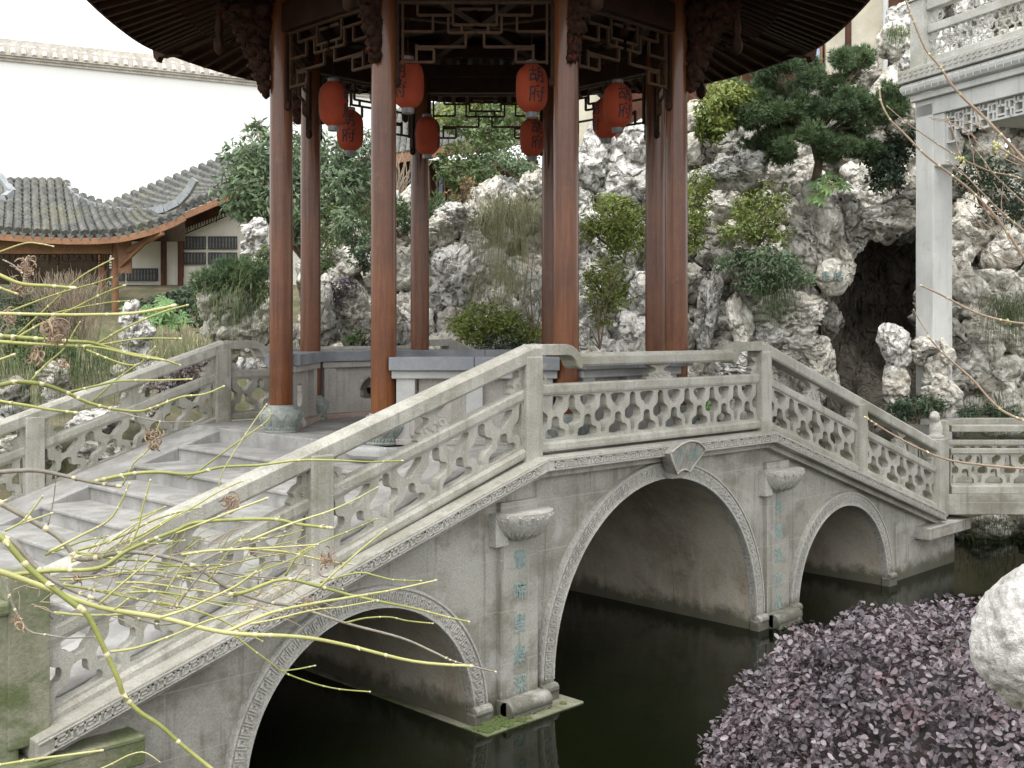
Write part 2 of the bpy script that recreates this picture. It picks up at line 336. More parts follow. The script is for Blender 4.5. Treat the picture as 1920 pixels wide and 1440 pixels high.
for (cx, cz, r) in ARCH:
    # vault lining in four courses with visible joints
    ys = np.linspace(Y0+.03, Y1-.03, 6)
    b = MB(); n = 40
    for y0, y1 in zip(ys[:-1], ys[1:]):
        out = []
        for rr in (r-.035, r+.002):
            out.append([(cx+rr*math.cos(PI*i/n), cz+rr*math.sin(PI*i/n)) for i in range(n+1)])
        ring = [(cx+r-.035, -.6)]+out[0]+[(cx-r+.035, -.6), (cx-r-.002, -.6)]+out[1][::-1]+[(cx+r+.002, -.6)]
        b.prism(ring, lambda u, v, d: (u, d, v), y0+.004, y1-.004)
    vm_ = M['vault']
    b.build('vault_lining', vm_, bridge, smooth=True, angle=35)
    for side, (ya, yb) in enumerate(((Y0-.045, Y0+.03), (Y1-.03, Y1+.045))):
        b = MB(); n = 48; ri, ro = r-.035, r+.125
        inn = [(cx+ri*math.cos(PI*i/n), cz+ri*math.sin(PI*i/n)) for i in range(n+1)]
        ou = [(cx+ro*math.cos(PI*i/n), cz+ro*math.sin(PI*i/n)) for i in range(n+1)]
        ring = [(cx+ri, -.5)]+inn+[(cx-ri, -.5), (cx-ro, -.5)]+ou[::-1]+[(cx+ro, -.5)]
        b.prism(ring, lambda u, v, d: (u, d, v), ya, yb)
        a_ = b.build('arch_ring', M['ring'], bridge)
        if side == 0:
            # carved fret on the ring: raised hooks and border ribs
            b = MB()
            def pol(s_, t_, d):   # s along arc, t across 0..1
                a = PI-s_/(r+.04); rr = ri+(ro-ri)*t_
                return (cx+rr*math.cos(a), d, cz+rr*math.sin(a))
            Ltot = PI*(r+.04); pitch = .075; k = int(Ltot/pitch)
            for i in range(k):
                s0 = i*pitch
                for (a0, a1, t0, t1) in ((.1, .25, .3, .75), (.25, .72, .64, .76), (.58, .72, .42, .66), (.4, .6, .38, .5), (.84, .95, .26, .74)):
                    vs = [pol(s0+a*pitch, t, d) for d in (ya-.009, ya) for t in (t0, t1) for a in (a0, a1)]
                    b.add(vs, [(0, 1, 3, 2), (4, 6, 7, 5), (0, 4, 5, 1), (2, 3, 7, 6), (0, 2, 6, 4), (1, 5, 7, 3)])
            for i in range(60):
                for t0, t1 in ((.02, .12), (.86, .97)):
                    vs = [pol(Ltot*s_/60, t, d) for d in (ya-.012, ya) for t in (t0, t1) for s_ in (i, i+1)]
                    b.add(vs, [(0, 1, 3, 2), (0, 4, 5, 1), (2, 3, 7, 6)])
            b.build('ring_carving', M['carved'], a_)
            # springer scroll blocks
            for sx in (-1, 1):
                b = MB(); x0 = cx+sx*(r+.045)
                b.box(x0-.10, x0+.10, Y0-.09, Y0+.02, -.05, .10); b.tube([(x0-.09, Y0-.06, .11), (x0+.09, Y0-.06, .11)], .045, 10)
                b.build('springer_block', M['carved'], bridge, bevel=.01)
# cornice with greek-key fret
CY0 = 6.30
def corn_z(x): return topz(x)
b = MB(); bc = MB(); bf_ = MB()
XS = [(2.55, CX-HALF), (CX-HALF, CX+HALF), (CX+HALF, 14.25)]
for k, (xa, xb) in enumerate(XS):
    za, zb = topz(xa), topz(xb)
    for (ya, yb, t0, t1) in ((CY0, Y0+.15, 0, -.115), (CY0+.09, Y0+.1, -.113, -.175)):
        for (y_0, y_1) in ((ya, yb), (17.9-yb, 17.9-ya)):
            vs = [(xa, y_0, za+t1), (xb, y_0, zb+t1), (xa, y_1, za+t1), (xb, y_1, zb+t1), (xa, y_0, za+t0), (xb, y_0, zb+t0), (xa, y_1, za+t0), (xb, y_1, zb+t0)]
            (b if y_0 < 9 else bf_).add(vs, [(0, 2, 3, 1), (4, 5, 7, 6), (0, 1, 5, 4), (2, 6, 7, 3), (0, 4, 6, 2), (1, 3, 7, 5)])
    # fret
    Lx = xb-xa; pitch = .165; n = int((Lx-.06)/pitch); off = (Lx-n*pitch)/2
    def fz(x): return za+(zb-za)*(x-xa)/(xb-xa)
    def rect(x0, x1, t0, t1, fwd=.009):
        vs = []
        for y in (CY0-fwd, CY0):
            for t in (t0, t1):
                for x in (x0, x1): vs.append((x, y, fz(x)+t))
        bc.add(vs, [(0, 1, 3, 2), (0, 4, 5, 1), (2, 3, 7, 6), (0, 2, 6, 4), (1, 5, 7, 3)])
    for i in range(n):
        s0 = xa+off+i*pitch
        for (a0, a1, t0, t1) in ((.0, .55, -.088, -.078), (.0, .07, -.088, -.034), (.0, .42, -.044, -.034), (.35, .42, -.066, -.034), (.16, .42, -.069, -.060),
                                 (.55, .62, -.088, -.034), (.55, 1.0, -.044, -.034), (.74, .81, -.080, -.034), (.74, 1.0, -.088, -.078)):
            rect(s0+a0*pitch, s0+a1*pitch, t0, t1)
    rect(xa+.01, xb-.01, -.026, -.018, .007); rect(xa+.01, xb-.01, -.105, -.096, .007)
co = b.build('cornice', M['rail'], bridge, bevel=.006); bf_.build('cornice', M['rail'], bridge, bevel=.006)
bc.build('fret_carving', M['carved'], co)

# pilasters, lotus brackets, scroll bases, inscriptions
for (px, chars, lz) in ((6.52, '鶯啼叟綠深', None), (10.43, '長臺清友依', None)):
    b = MB(); b.box(px-.215, px+.215, Y0-.05, Y0+.02, -.4, 1.72); b.build('pilaster', M['facade'], bridge, bevel=.008)
    # lotus bracket: half bowl
    b = MB(); n = 20; prof = [(.05, 1.40), (.12, 1.42), (.20, 1.47), (.26, 1.54), (.285, 1.61), (.285, 1.645)]
    vs = []
    for r, z in prof:
        for k in range(n+1):
            a = -PI*k/n; rr = r*(1+.05*abs(math.sin(a*7)))
            vs.append((px+rr*math.cos(a), Y0-.03+rr*math.sin(a)*.95, z))
    fs = [(i*(n+1)+k, i*(n+1)+k+1, (i+1)*(n+1)+k+1, (i+1)*(n+1)+k) for i in range(len(prof)-1) for k in range(n)]
    fs.append(tuple((len(prof)-1)*(n+1)+k for k in range(n+1)))
    b.add(vs, fs); b.box(px-.30, px-.16, Y0-.08, Y0, 1.38, 1.64)
    br = b.build('lotus_bracket', M['carved'], bridge, smooth=True, angle=40)
    # petals carved on the bowl
    b = MB()
    for k in range(9):
        a = -PI*(k+.5)/9
        for da in (-.13, .13):
            pts = []
            for i in range(6):
                t = i/5; r = .13+(.283-.13)*(t**.6); z = 1.43+.19*t; aa = a+da*math.sin(PI*min(t*1.1, 1))
                pts.append((px+(r+.012)*math.cos(aa), Y0-.03+(r+.012)*math.sin(aa)*.95, z))
            b.tube(pts, .012, 5)
    for k in range(10):
        a = -PI*k/9; b.tube([(px+r*math.cos(a), Y0-.03+r*math.sin(a)*.95, z) for r, z in ((.16, 1.445), (.235, 1.505), (.292, 1.60))], .008, 5)
    b.build('petal_carving', M['carved'], br)
    b = MB(); b.tube([(px-.235, Y0-.13, .075), (px+.235, Y0-.13, .075)], .07, 14); b.box(px-.235, px+.235, Y0-.13, Y0-.02, .0, .14); b.box(px-.22, px+.22, Y0-.20, Y0-.1, -.05, .045)
    for k in range(3):
        u = px-.17+k*.17
        b.tube([(u-.06, Y0-.202, .0), (u, Y0-.206, .035), (u+.06, Y0-.202, .0)], .007, 5)
    b.build('scroll_base', M['carved'], bridge, smooth=True, angle=40)
    ins_ = tag(MB().build('inscription', M['teal'], bridge), 'column of five teal characters') if False else None
    zs = [1.23, .97, .71, .455, .215]
    for ch, z in zip(chars, zs):
        vs, fs = text_mesh(ch, .165, .003, .002)
        b = MB(); b.add([(px+x*.95, Y0-.052-zc, z+y) for x, y, zc in vs], fs)
        b.build('painted_character', M['teal'], bridge)
# mossy footing slab at the left pier
b = MB(); b.box(5.93, 7.05, 6.2, 6.47, -.3, .015); b.box(5.93, 6.0, 6.47, 11.3, -.3, .012)
f_ = b.build('footing_slab', M['mossy'], bridge, bevel=.01)
b = MB()
for i in range(46):
    x = random.uniform(5.95, 6.35) if i < 34 else random.uniform(6.3, 7.0); y = random.uniform(6.22, 6.42)
    b.lathe([(.035, 0), (.03, .012), (.012, .02)], (x, y, .014), 7)
b.build('moss_patch', M['moss'], f_, kind='stuff')
# keystone fan plaque, leaning outwards
b = MB(); fx, fz_ = 8.54, 1.44
def fan(u, v, d):  # tilt about bottom edge
    z = 1.80+v; y = Y0-.20+d-(v)*.28
    return (fx+u, y, z)
poly = []
for i in range(13):
    a = R_(50)+R_(80)*(1-i/12); poly.append((.42*math.cos(a), .42*math.sin(a)-.14))
for i in range(7):
    a = R_(50)+R_(80)*(i/6); poly.append((.15*math.cos(a), .15*math.sin(a)-.14))
b.prism(poly, fan, 0, .12)
fp = b.build('fan_plaque', M['facade'], bridge, bevel=.006)
b = MB(); rim = [fan(u*1.0, v*1.0, -.006) for u, v in poly]; b.tube(rim+[rim[0]], .010, 6)
b.build('plaque_rim', M['carved'], fp, smooth=True)
b = MB()
for ch, u in (('步', -.10), ('緣', .11)):
    vs, fs = text_mesh(ch, .15, .002)
    b.add([fan(x+u, y+.14, -.003-zc) for x, y, zc in vs], fs)
b.build('inscription', M['teal'], fp)
b = MB(); b.box(fx-.09, fx+.07, Y0-.14, Y0, 1.72, 1.86); b.build('keystone', M['ring'], bridge, bevel=.01)

# stone beam ends sticking out of the abutments
for (xa, xb, za, zb) in ((1.9, 3.19, .52, .68), (13.72, 14.96, .46, .60)):
    for ym in (0, 1):
        b = MB(); y0_, y1_ = (6.28, 6.7) if ym == 0 else (17.9-6.7, 17.9-6.28)
        b.box(xa, xb, y0_, y1_, za, zb); b.box(xa, xb+.0, y0_-.004, y1_, zb-.02, zb+.015)
        b.build('beam_end', M['mossy'] if xa < 5 else M['facade'], bridge, bevel=.01)

# ---- balustrades (near one built, far one mirrored)
PX = [CX-5.9, CX-3.88, CX-1.76, CX+1.74, CX+3.83, CX+5.95]
YM = 6.51; TH = .17
def railz(x, base):    # balustrade line: flat in the middle, sloping outside
    d = abs(x-CX)-1.74
    return base if d <= 0 else base-(.316 if x < CX else .322)*d
def beam(mb, xa, xb, zt, zb_, y0, y1, cham=.03):
    za, zc = railz(xa, zt), railz(xb, zt); ba, bb = railz(xa, zb_), railz(xb, zb_)
    vs = []
    for (x, t, q) in ((xa, za, ba), (xb, zc, bb)):
        vs += [(x, y0+cham*.4, q), (x, y0, q+.02), (x, y0, t-cham), (x, y0+cham*1.3, t), (x, y1-cham*1.3, t), (x, y1, t-cham), (x, y1, q+.02), (x, y1-cham*.4, q)]
    n = 8; fs = [(i, i+n, (i+1) % n+n, (i+1) % n) for i in range(n)]+[tuple(range(n-1, -1, -1)), tuple(range(n, 2*n))]
    mb.add(vs, [tuple(reversed(f)) for f in fs])
def panel_holes(L, H, unit=.41):
    n = max(2, round(L/unit)); w = L/n; hs_ = []; k_ = w/.30
    def P_(c, pts, half=0):
        p = [(x, y) for x, y in pts]+[(-x, y) for x, y in reversed(pts)]
        if half: p = [(x, y) for x, y in pts]+[(.010, y) for y in (pts[-1][1], pts[0][1])]
        if half < 0: p = [(-x, y) for x, y in p][::-1]
        hs_.append(chaikin([(c+x*k_*.86, .5*H+(y-.5)*H*.95) for x, y in p], 1))
    A = [(.108, .02), (.110, .17), (.088, .235), (.050, .26), (.040, .34), (.040, .47), (.018, .53)]
    B_ = [(.022, .05), (.024, .22), (.040, .335), (.092, .37), (.096, .57), (.052, .635), (.036, .72), (.034, .98)]
    C_ = [(.022, .64), (.034, .72), (.060, .77), (.082, .86), (.084, .98)]
    for i in range(n):
        P_((i+.5)*w, A); P_((i+.5)*w, C_)
    for i in range(1, n): P_(i*w, B_)
    P_(0, B_, 1); P_(L, B_, -1)
    return hs_
def add_panel(name, xa, xb, zb_, zt, yc, mir, par=None, th=.085, unit=.41):
    L = xb-xa; H = zt-zb_
    vs, fs = holed([(0, 0), (L, 0), (L, H), (0, H)], panel_holes(L, H, unit), th)
    b = MB(); b.add([(xa+u, mir(yc+d), railz(xa+u, zb_)+v) for u, v, d in vs], fs)
    return b.build(name, M['rail'], par or bridge, bevel=0)
def cloud(mb, xc, z0, z1, yc, mir, w=.16, half=0):
    """carved cloud strut between the two rails"""
    h = z1-z0
    p = [(-w, 0), (w, 0), (w*1.1, .12), (w*.8, .22), (w*.95, .36), (w*.6, .48), (w*.35, .5), (w*.3, .7), (w*.75, .84), (w*.9, 1.0), (-w*.9, 1.0), (-w*.75, .84), (-w*.3, .7), (-w*.35, .5), (-w*.6, .48), (-w*.95, .36), (-w*.8, .22), (-w*1.1, .12)]
    if half: p = [(max(0, a) if half > 0 else min(0, a), c) for a, c in p]
    q = []
    for a in p:
        if not q or (abs(a[0]-q[-1][0])+abs(a[1]-q[-1][1])) > 1e-4: q.append(a)
    q = [(a, c*h) for a, c in q]
    if not half: q = chaikin(q, 1)
    mb.prism(q, lambda u, v, d: (xc+u, mir(yc+d), railz(xc+u, z0)+v), -.035, .035)
    for (ru, rv, rr) in ((.0, .25, .3), (.5, .3, .22), (-.5, .3, .22)):
        if half and ru*half < 0: continue
        ru2 = ru if not half else (.3*half)
        pts = []
        for i in range(9):
            a = i/8*2*PI*.8
            pts.append((xc+(ru2+rr*math.cos(a)*(1-i*.06))*w, mir(yc-.037), railz(xc+ru2*w, z0)+(rv+rr*.7*math.sin(a)*(1-i*.06))*h))
        mb.tube(pts, .006, 4)
for side in (0, 1):
    mir = (lambda y: y) if side == 0 else (lambda y: 17.9-y)
    ya, yb = sorted((mir(YM-TH/2), mir(YM+TH/2)))
    def bm(mb, xa, xb, zt, zb_, w, ch=.03):
        a, c = sorted((mir(YM-w/2), mir(YM+w/2))); beam(mb, xa, xb, zt, zb_, a, c, ch)
    for i, x in enumerate(PX):
        b = MB(); w = .095 if 0 < i < 5 else .12
        top = 2.99-.10 if i in (2, 3) else railz(x, 2.99)-.07
        if i in (0, 5): top = railz(x, 2.99)+.06
        b.box(x-w, x+w, *sorted((mir(YM-w), mir(YM+w))), topz(x)-.05, top)
        ob = b.build('post', M['mossy'] if (i == 0 and side == 0) else M['rail'], bridge, bevel=.012)
        if i in (0, 5) and not (i == 0 and side == 0):
            b = MB(); c_ = (x, mir(YM), top)      # small seated lion finial
            b.lathe([(.10, 0), (.11, .03), (.08, .05), (.09, .09), (.085, .16), (.06, .22), (.03, .25)], c_, 12, 6, .12)
            b.lathe([(.02, .20), (.06, .23), (.07, .28), (.055, .33), (.02, .355)], (x-.03, mir(YM), top), 10, 5, .1)
            b.lathe([(.015, .0), (.035, .02), (.03, .05), (.01, .07)], (x-.095, mir(YM), top+.25), 8)
            b.build('lion_finial', M['carved'], ob, smooth=True)
    hb = MB(); mb_ = MB(); bb_ = MB()
    for i in range(5):
        xa, xb = PX[i], PX[i+1]
        if i != 2:
            bm(hb, xa-(.0), xb, 2.995, 2.85, TH)
        if i != 2: bm(hb, *((xb-.001, xb+.09) if i == 1 else (xa-.09, xa+.001) if i == 3 else (xa, xa+.01)), 2.99, 2.86, TH)
        mb_ = MB(); bb_ = MB()
        bm(mb_, xa+.09, xb-.09, 2.655, 2.565, .12, .015)
        bm(bb_, xa+.09, xb-.09, 2.17, 2.09, .15, .02)
        mb_.build('middle_rail', M['rail'], bridge); bb_.build('bottom_rail', M['rail'], bridge)
        if i in (1, 4): hb.build('sloping_handrail', M['rail'], bridge, bevel=.004); hb = MB()
    # level handrail, lower, caught by two curved trunk-shaped ends
    xa, xb = PX[2], PX[3]; w = TH/2
    y_0, y_1 = sorted((mir(YM-w), mir(YM+w)))
    b = MB(); beam(b, xa+.56, xb-.56, 2.912, 2.795, y_0, y_1); b.build('level_handrail', M['rail'], bridge, bevel=.004)
    for x0, sg in ((xa, 1), (xb, -1)):
        poly = [(.088, 2.99), (.40, 2.99), (.47, 2.975), (.53, 2.945), (.575, 2.90), (.60, 2.84), (.605, 2.785), (.565, 2.775), (.53, 2.80), (.505, 2.85), (.46, 2.885), (.40, 2.90), (.088, 2.90)]
        b = MB(); b.prism([(x0+sg*u, v) for u, v in poly], lambda u, v, d: (u, d, v), y_0-.004, y_1+.004); b.build('curved_rail_end', M['rail'], bridge, bevel=.012)
    for i in range(5):
        xa, xb = PX[i]+.09, PX[i+1]-.09
        add_panel('lattice_panel', xa, xb, 2.168, 2.567, YM, mir, unit=.41 if i == 2 else .48)
        z1 = 2.80 if i == 2 else 2.86
        for ar in (((xa+xb)/2, 2.65, z1, YM, mir, .19 if i == 2 else .15), (xa, 2.65, z1+.03, YM, mir, .13, 1), (xb, 2.65, z1+.03, YM, mir, .13, -1)):
            b = MB(); cloud(b, *ar); b.build('cloud_strut', M['rail'], bridge)
# sloping kerbs beside the stairs
for side in (0, 1):
    y0_, y1_ = (6.60, 7.25) if side == 0 else (10.65, 11.30)
    for (xa, xb, za, zb2) in ((1.2, 6.3, 2.06-.316*5.15, 2.06), (10.6, 14.9, 2.06, 2.06-.322*4.4)):
        b = MB()
        vs = [(xa, y0_, za-.28), (xb, y0_, zb2-.28), (xa, y1_, za-.28), (xb, y1_, zb2-.28), (xa, y0_, za), (xb, y0_, zb2), (xa, y1_, za), (xb, y1_, zb2)]
        b.add(vs, [(0, 2, 3, 1), (4, 5, 7, 6), (0, 1, 5, 4), (2, 6, 7, 3), (0, 4, 6, 2), (1, 3, 7, 5)])
        b.build('sloping_kerb', M['step'], bridge, bevel=.008)
# deck + stairs: every step its own slab
b = MB(); b.box(6.25, 10.65, 6.62, 11.28, 1.80, 2.07); b.build('deck_slab', M['step'], bridge, bevel=.012)
for s_, x0, d in ((0, 6.25, -1), (1, 10.65, 1)):
    for k in range(1, 12):
        xa = x0+d*.47*(k-1); xb = xa+d*.50; z = 2.07-.153*k
        x_0, x_1 = sorted((xa-d*.0, xb))
        b = MB(); b.box(x_0+(.004 if d > 0 else .022), x_1-(.022 if d > 0 else .004), 7.255, 10.645, z-.22, z-.035); b.box(x_0+(.004 if d > 0 else 0), x_1-(0 if d > 0 else .004), 7.256, 10.644, z-.035, z)
        b.build('step', M['step'], bridge, bevel=.01)
# wing block at the near left end (mossy)
b = MB(); b.box(1.3, 2.50, 6.40, 6.72, .4, 1.52); b.box(1.3, 2.44, 6.37, 6.75, 1.52, 1.60); b.build('wing_wall', M['mossy'], bridge, bevel=.02)

# ================================================================ PAVILION
PC = Vector((8.45, 8.93, 0)); RC = 2.18
def oc(k, r, z=0):
    a = R_(22.5+45*k); return Vector((PC.x+r*math.cos(a), PC.y+r*math.sin(a), z))
pav = thing('pavilion', 'octagonal red-brown timber pavilion with dark carved eaves standing on the bridge', 'pavilion', (PC.x, PC.y, 2.07))
for k in range(8):
    c = oc(k, RC, 2.07)
    b = MB(); b.tube([c+Vector((0, 0, z)) for z in (.26, 1.5, 3.0, 4.6)], [.118, .118, .115, .110], 28)
    co_ = b.build('column', M['wood'], pav, smooth=True, angle=40)
    b = MB(); b.lathe([(.17, 0), (.175, .015), (.165, .03), (.17, .07), (.20, .12), (.217, .16), (.21, .20), (.185, .225), (.165, .235), (.16, .255), (.135, .262), (.13, .28)], c, 64, 0)
    cb_ = b.build('column_base', M['lotus'], co_, smooth=True, angle=50)
    b = MB()
    for j in range(10):
        a0 = 2*PI*j/10
        pts = []
        for i in range(9):
            t = i/8; z = .075+.125*math.sin(PI*t); aa = a0+(t-.5)*.56
            rr = .172+(.217-.172)*min(1, (z-.07)/.08)
            if z > .17: rr = .214
            pts.append(c+Vector((rr*1.01*math.cos(aa), rr*1.01*math.sin(aa), z)))
        b.tube(pts, .006, 5)
    for j in range(36):
        a0 = 2*PI*j/36; p = c+Vector((.172*math.cos(a0), .172*math.sin(a0), .045))
        b.lathe([(.004, -.016), (.009, 0), (.004, .016)], p, 6)
    b.build('petal_carving', M['lotus'], cb_)
# walls/benches on six sides (open towards +-X stairs)
def bay(k):      # bay between column k and k+1 : returns origin, unit along, unit out, length
    a = oc(k, RC); c = oc(k+1, RC); d = (c-a); L = d.length; d.normalize(); o = Vector((d.y, -d.x, 0)); return a, d, o, L
for k in range(8):
    a, d, o, L = bay(k)
    if k in (3, 7): continue
    def T(u, w, z): p = a+d*u+o*w; return (p.x, p.y, z)
    g = .125
    near = k in (4, 5, 6)
    b = MB(); b.box(g, L-g, -.14, .14, 2.07, 2.13, T); wl_ = b.build('bench_wall', M['panel'] if near else M['redstone'], pav, bevel=.008)
    vs, fs = holed([(g+.2, 2.13), (L-g-.2, 2.13), (L-g-.2, 2.67), (g+.2, 2.67)],
                   [] if near else [chaikin([(L/2+x, 2.40+z) for x, z in ((-.14, -.12), (.14, -.12), (.14, .0), (.11, .05), (.14, .12), (.02, .12), (0, .16), (-.02, .12), (-.14, .12), (-.11, .05), (-.14, 0))], 1)], .06)
    b = MB(); b.add([T(u, dd, v) for u, v, dd in vs], fs); b.build('wall_panel', M['panel'], wl_)
    for u0, u1 in ((g, g+.17), (L-g-.17, L-g))+(((L/2-.075, L/2+.075),) if near else ()):
        b = MB(); b.box(u0, u1, -.1, .1, 2.13, 2.67, T); b.build('wall_pier', M['panelw'] if near else M['panel'], wl_, bevel=.006)
    b = MB(); b.box(g-.04, L-g+.04, -.13, .13, 2.67, 2.745, T); b.build('moulding', M['panelw'] if near else M['panel'], wl_, bevel=.01)
    b = MB(); b.box(g-.06, L/2-.002, -.18, .18, 2.745, 2.865, T); b.box(L/2+.002, L-g+.06, -.18, .18, 2.745, 2.865, T); b.build('seat_slab', M['slab'], wl_, bevel=.008)
# drum stones beside the entries
for k, s_ in ((4, 0), (3, 1), (0, 0), (7, 1)):
    c = oc(k, RC, 2.07); out = Vector((-1 if k in (3, 4) else 1, 0, 0)); 
    ty = -1 if k in (4, 7) else 1
    pts = chaikin([(0, 0), (.34, 0), (.36, .08), (.28, .16), (.16, .2), (.12, .32), (0, .34)], 1)
    b = MB(); q = c+Vector((0, ty*.20, 0)); b.prism(pts, lambda u, v, dd: (q.x-out.x*u*.6+0*v, q.y+ty*u*.9, q.z+v), 0, .001) if False else None
    b.prism(pts, lambda u, v, dd: (c.x-out.x*(.10+u), c.y+ty*.26+dd, c.z+v), -.05, .05)
    b.build('scroll_stone', M['panel'], pav, bevel=.01)
b = MB(); c = oc(4, RC, 2.07); b.lathe([(.33, -.12), (.36, -.08), (.36, -.02), (.33, .0)], c-Vector((0, 0, .0)), 8); b.build('plinth_stone', M['panelw'], pav, bevel=.02)
# beams, friezes, brackets
for k in range(8):
    a, d, o, L = bay(k)
    def T(u, w, z): p = a+d*u+o*w; return (p.x, p.y, z)
    b = MB(); b.box(.0, L, -.06, .06, 6.13, 6.42, T); b.box(-.05, L+.05, -.09, .09, 6.62, 6.74, T); bt = b.build('tie_beam', M['dark'], pav, bevel=.01)
    # bracket sets between
    b = MB()
    for u in (.0, L/3, 2*L/3):
        for j, (w_, z0) in enumerate(((.14, 6.42), (.24, 6.50), (.36, 6.57))):
            b.box(u-.05-.02*j, u+.05+.02*j, -w_, w_, z0, z0+.05, T)
    b.build('bracket_set', M['dark'], bt)
    # lattice frieze
    t = .022; z1 = 6.12
    b = MB()
    def H(u0, u1, z): b.box(u0, u1, -.014, .014, z-t/2, z+t/2, T)
    def V(u, z0, z1_): b.box(u-t/2, u+t/2, -.0125, .0125, z0, z1_, T)
    g = .13; c2 = L/2
    def sym(fn, *args):
        fn(*args)
        if fn is H: fn(L-args[1], L-args[0], args[2])
        else: fn(L-args[0], args[1], args[2])
    V(g, 5.52, z1); V(L-g, 5.52, z1); H(g, L-g, z1-.015)
    for fn, *ar in ((V, g+.045, 5.54, 6.09), (H, g+.045, g+.33, 5.56), (V, g+.33, 5.56, 5.68), (H, g+.17, g+.33, 5.68), (V, g+.17, 5.56, 5.72), (H, g+.17, g+.62, 5.70),
                    (V, g+.62, 5.70, 5.84), (H, g+.045, g+.32, 5.84), (V, g+.32, 5.84, 6.0), (H, g+.18, c2-.2, 5.99), (V, g+.18, 5.99, 6.09), (V, g+.46, 5.83, 6.0), (H, g+.46, c2+.02, 5.83),
                    (V, c2-.12, 5.83, 5.9), (H, c2-.2, c2+.02, 5.90), (V, c2-.2, 5.90, 6.09), (H, c2-.16, c2+.02, 6.045)):
        if fn is H: sym(H, *ar)
        else: sym(V, *ar)
    b.build('lattice_frieze', M['lattice'], pav)
    for u in (g-.01, L-g+.01):
        b = MB(); b.box(u-.022, u+.022, -.03, .03, 5.42, 6.1, T); c = Vector(T(u, 0, 5.42)); b.lathe([(.01, -.09), (.035, -.07), (.04, -.03), (.03, .0)], c, 10, 5, .15)
        b.build('pendant_post', M['dark'], pav)
    # carved eave bracket on the outside of the column
    c = oc(k, RC); rd = (c-PC).normalized(); rd.z = 0; tn = Vector((-rd.y, rd.x, 0))
    b = MB()
    vs = []; fs = []
    import itertools
    blobs = [(.16, 5.60, .07), (.20, 5.68, .075), (.17, 5.76, .08), (.25, 5.82, .08), (.20, 5.90, .09), (.30, 5.95, .085), (.24, 6.04, .09), (.36, 6.08, .09), (.42, 6.18, .09), (.30, 6.17, .10), (.52, 6.26, .09), (.45, 6.32, .10), (.20, 6.18, .1), (.22, 6.32, .12), (.36, 6.34, .12), (.58, 6.34, .07)]
    for (rr, z, s_) in blobs:
        n0 = len(vs); nu, nv = 18, 12
        for iu in range(nu):
            for iv in range(nv+1):
                th = PI*iv/nv; ph = 2*PI*iu/nu
                dv = Vector((math.sin(th)*math.cos(ph), math.sin(th)*math.sin(ph), math.cos(th)))
                q = s_*(1.05+.55*noise.noise(dv*1.6+Vector((k, z*5, rr*9)))+.5*noise.noise(dv*3.6+Vector((k, z*5, 1)))+.25*noise.noise(dv*8+Vector((k, z, 4))))
                p = c+rd*(rr+dv.x*q)+tn*(dv.y*q*.75); vs.append((p.x, p.y, z+dv.z*q))
        for iu in range(nu):
            for iv in range(nv):
                i0 = n0+iu*(nv+1)+iv; i1 = n0+((iu+1) % nu)*(nv+1)+iv; fs.append((i0, i0+1, i1+1, i1))
    b.add(vs, fs); b.build('carved_bracket', M['carvewood'], pav, smooth=True)
    b = MB(); q = c+rd*.98; q.z = 0
    if k in (3, 4, 0, 7, 2, 1, 5, 6):
        b.lathe([(.01, 5.86), (.05, 5.90), (.06, 5.97), (.03, 6.05), (.045, 6.12), (.03, 6.25), (.03, 6.55)], c+rd*.62, 10, 5, .15)
    b.build('hanging_pendant', M['rafter'], pav, smooth=True, angle=50)
# inner ceiling, ring beam, cross beams
b = MB(); pts = [oc(k, RC+.02) for k in range(8)]
b.prism([(p.x, p.y) for p in pts], lambda u, v, d: (u, v, d), 6.76, 6.80); b.build('ceiling', M['dark'], pav)
b = MB()
for z, r in ((6.55, 1.75), (6.35, 1.9)):
    for k in range(8): b.bar(oc(k, r, z), oc(k+1, r, z), .10, .14)
for k in range(4):
    b.bar(oc(k, RC, 6.5), oc(k+4, RC, 6.5), .1, .14)
b.build('inner_beam', M['dark'], pav)
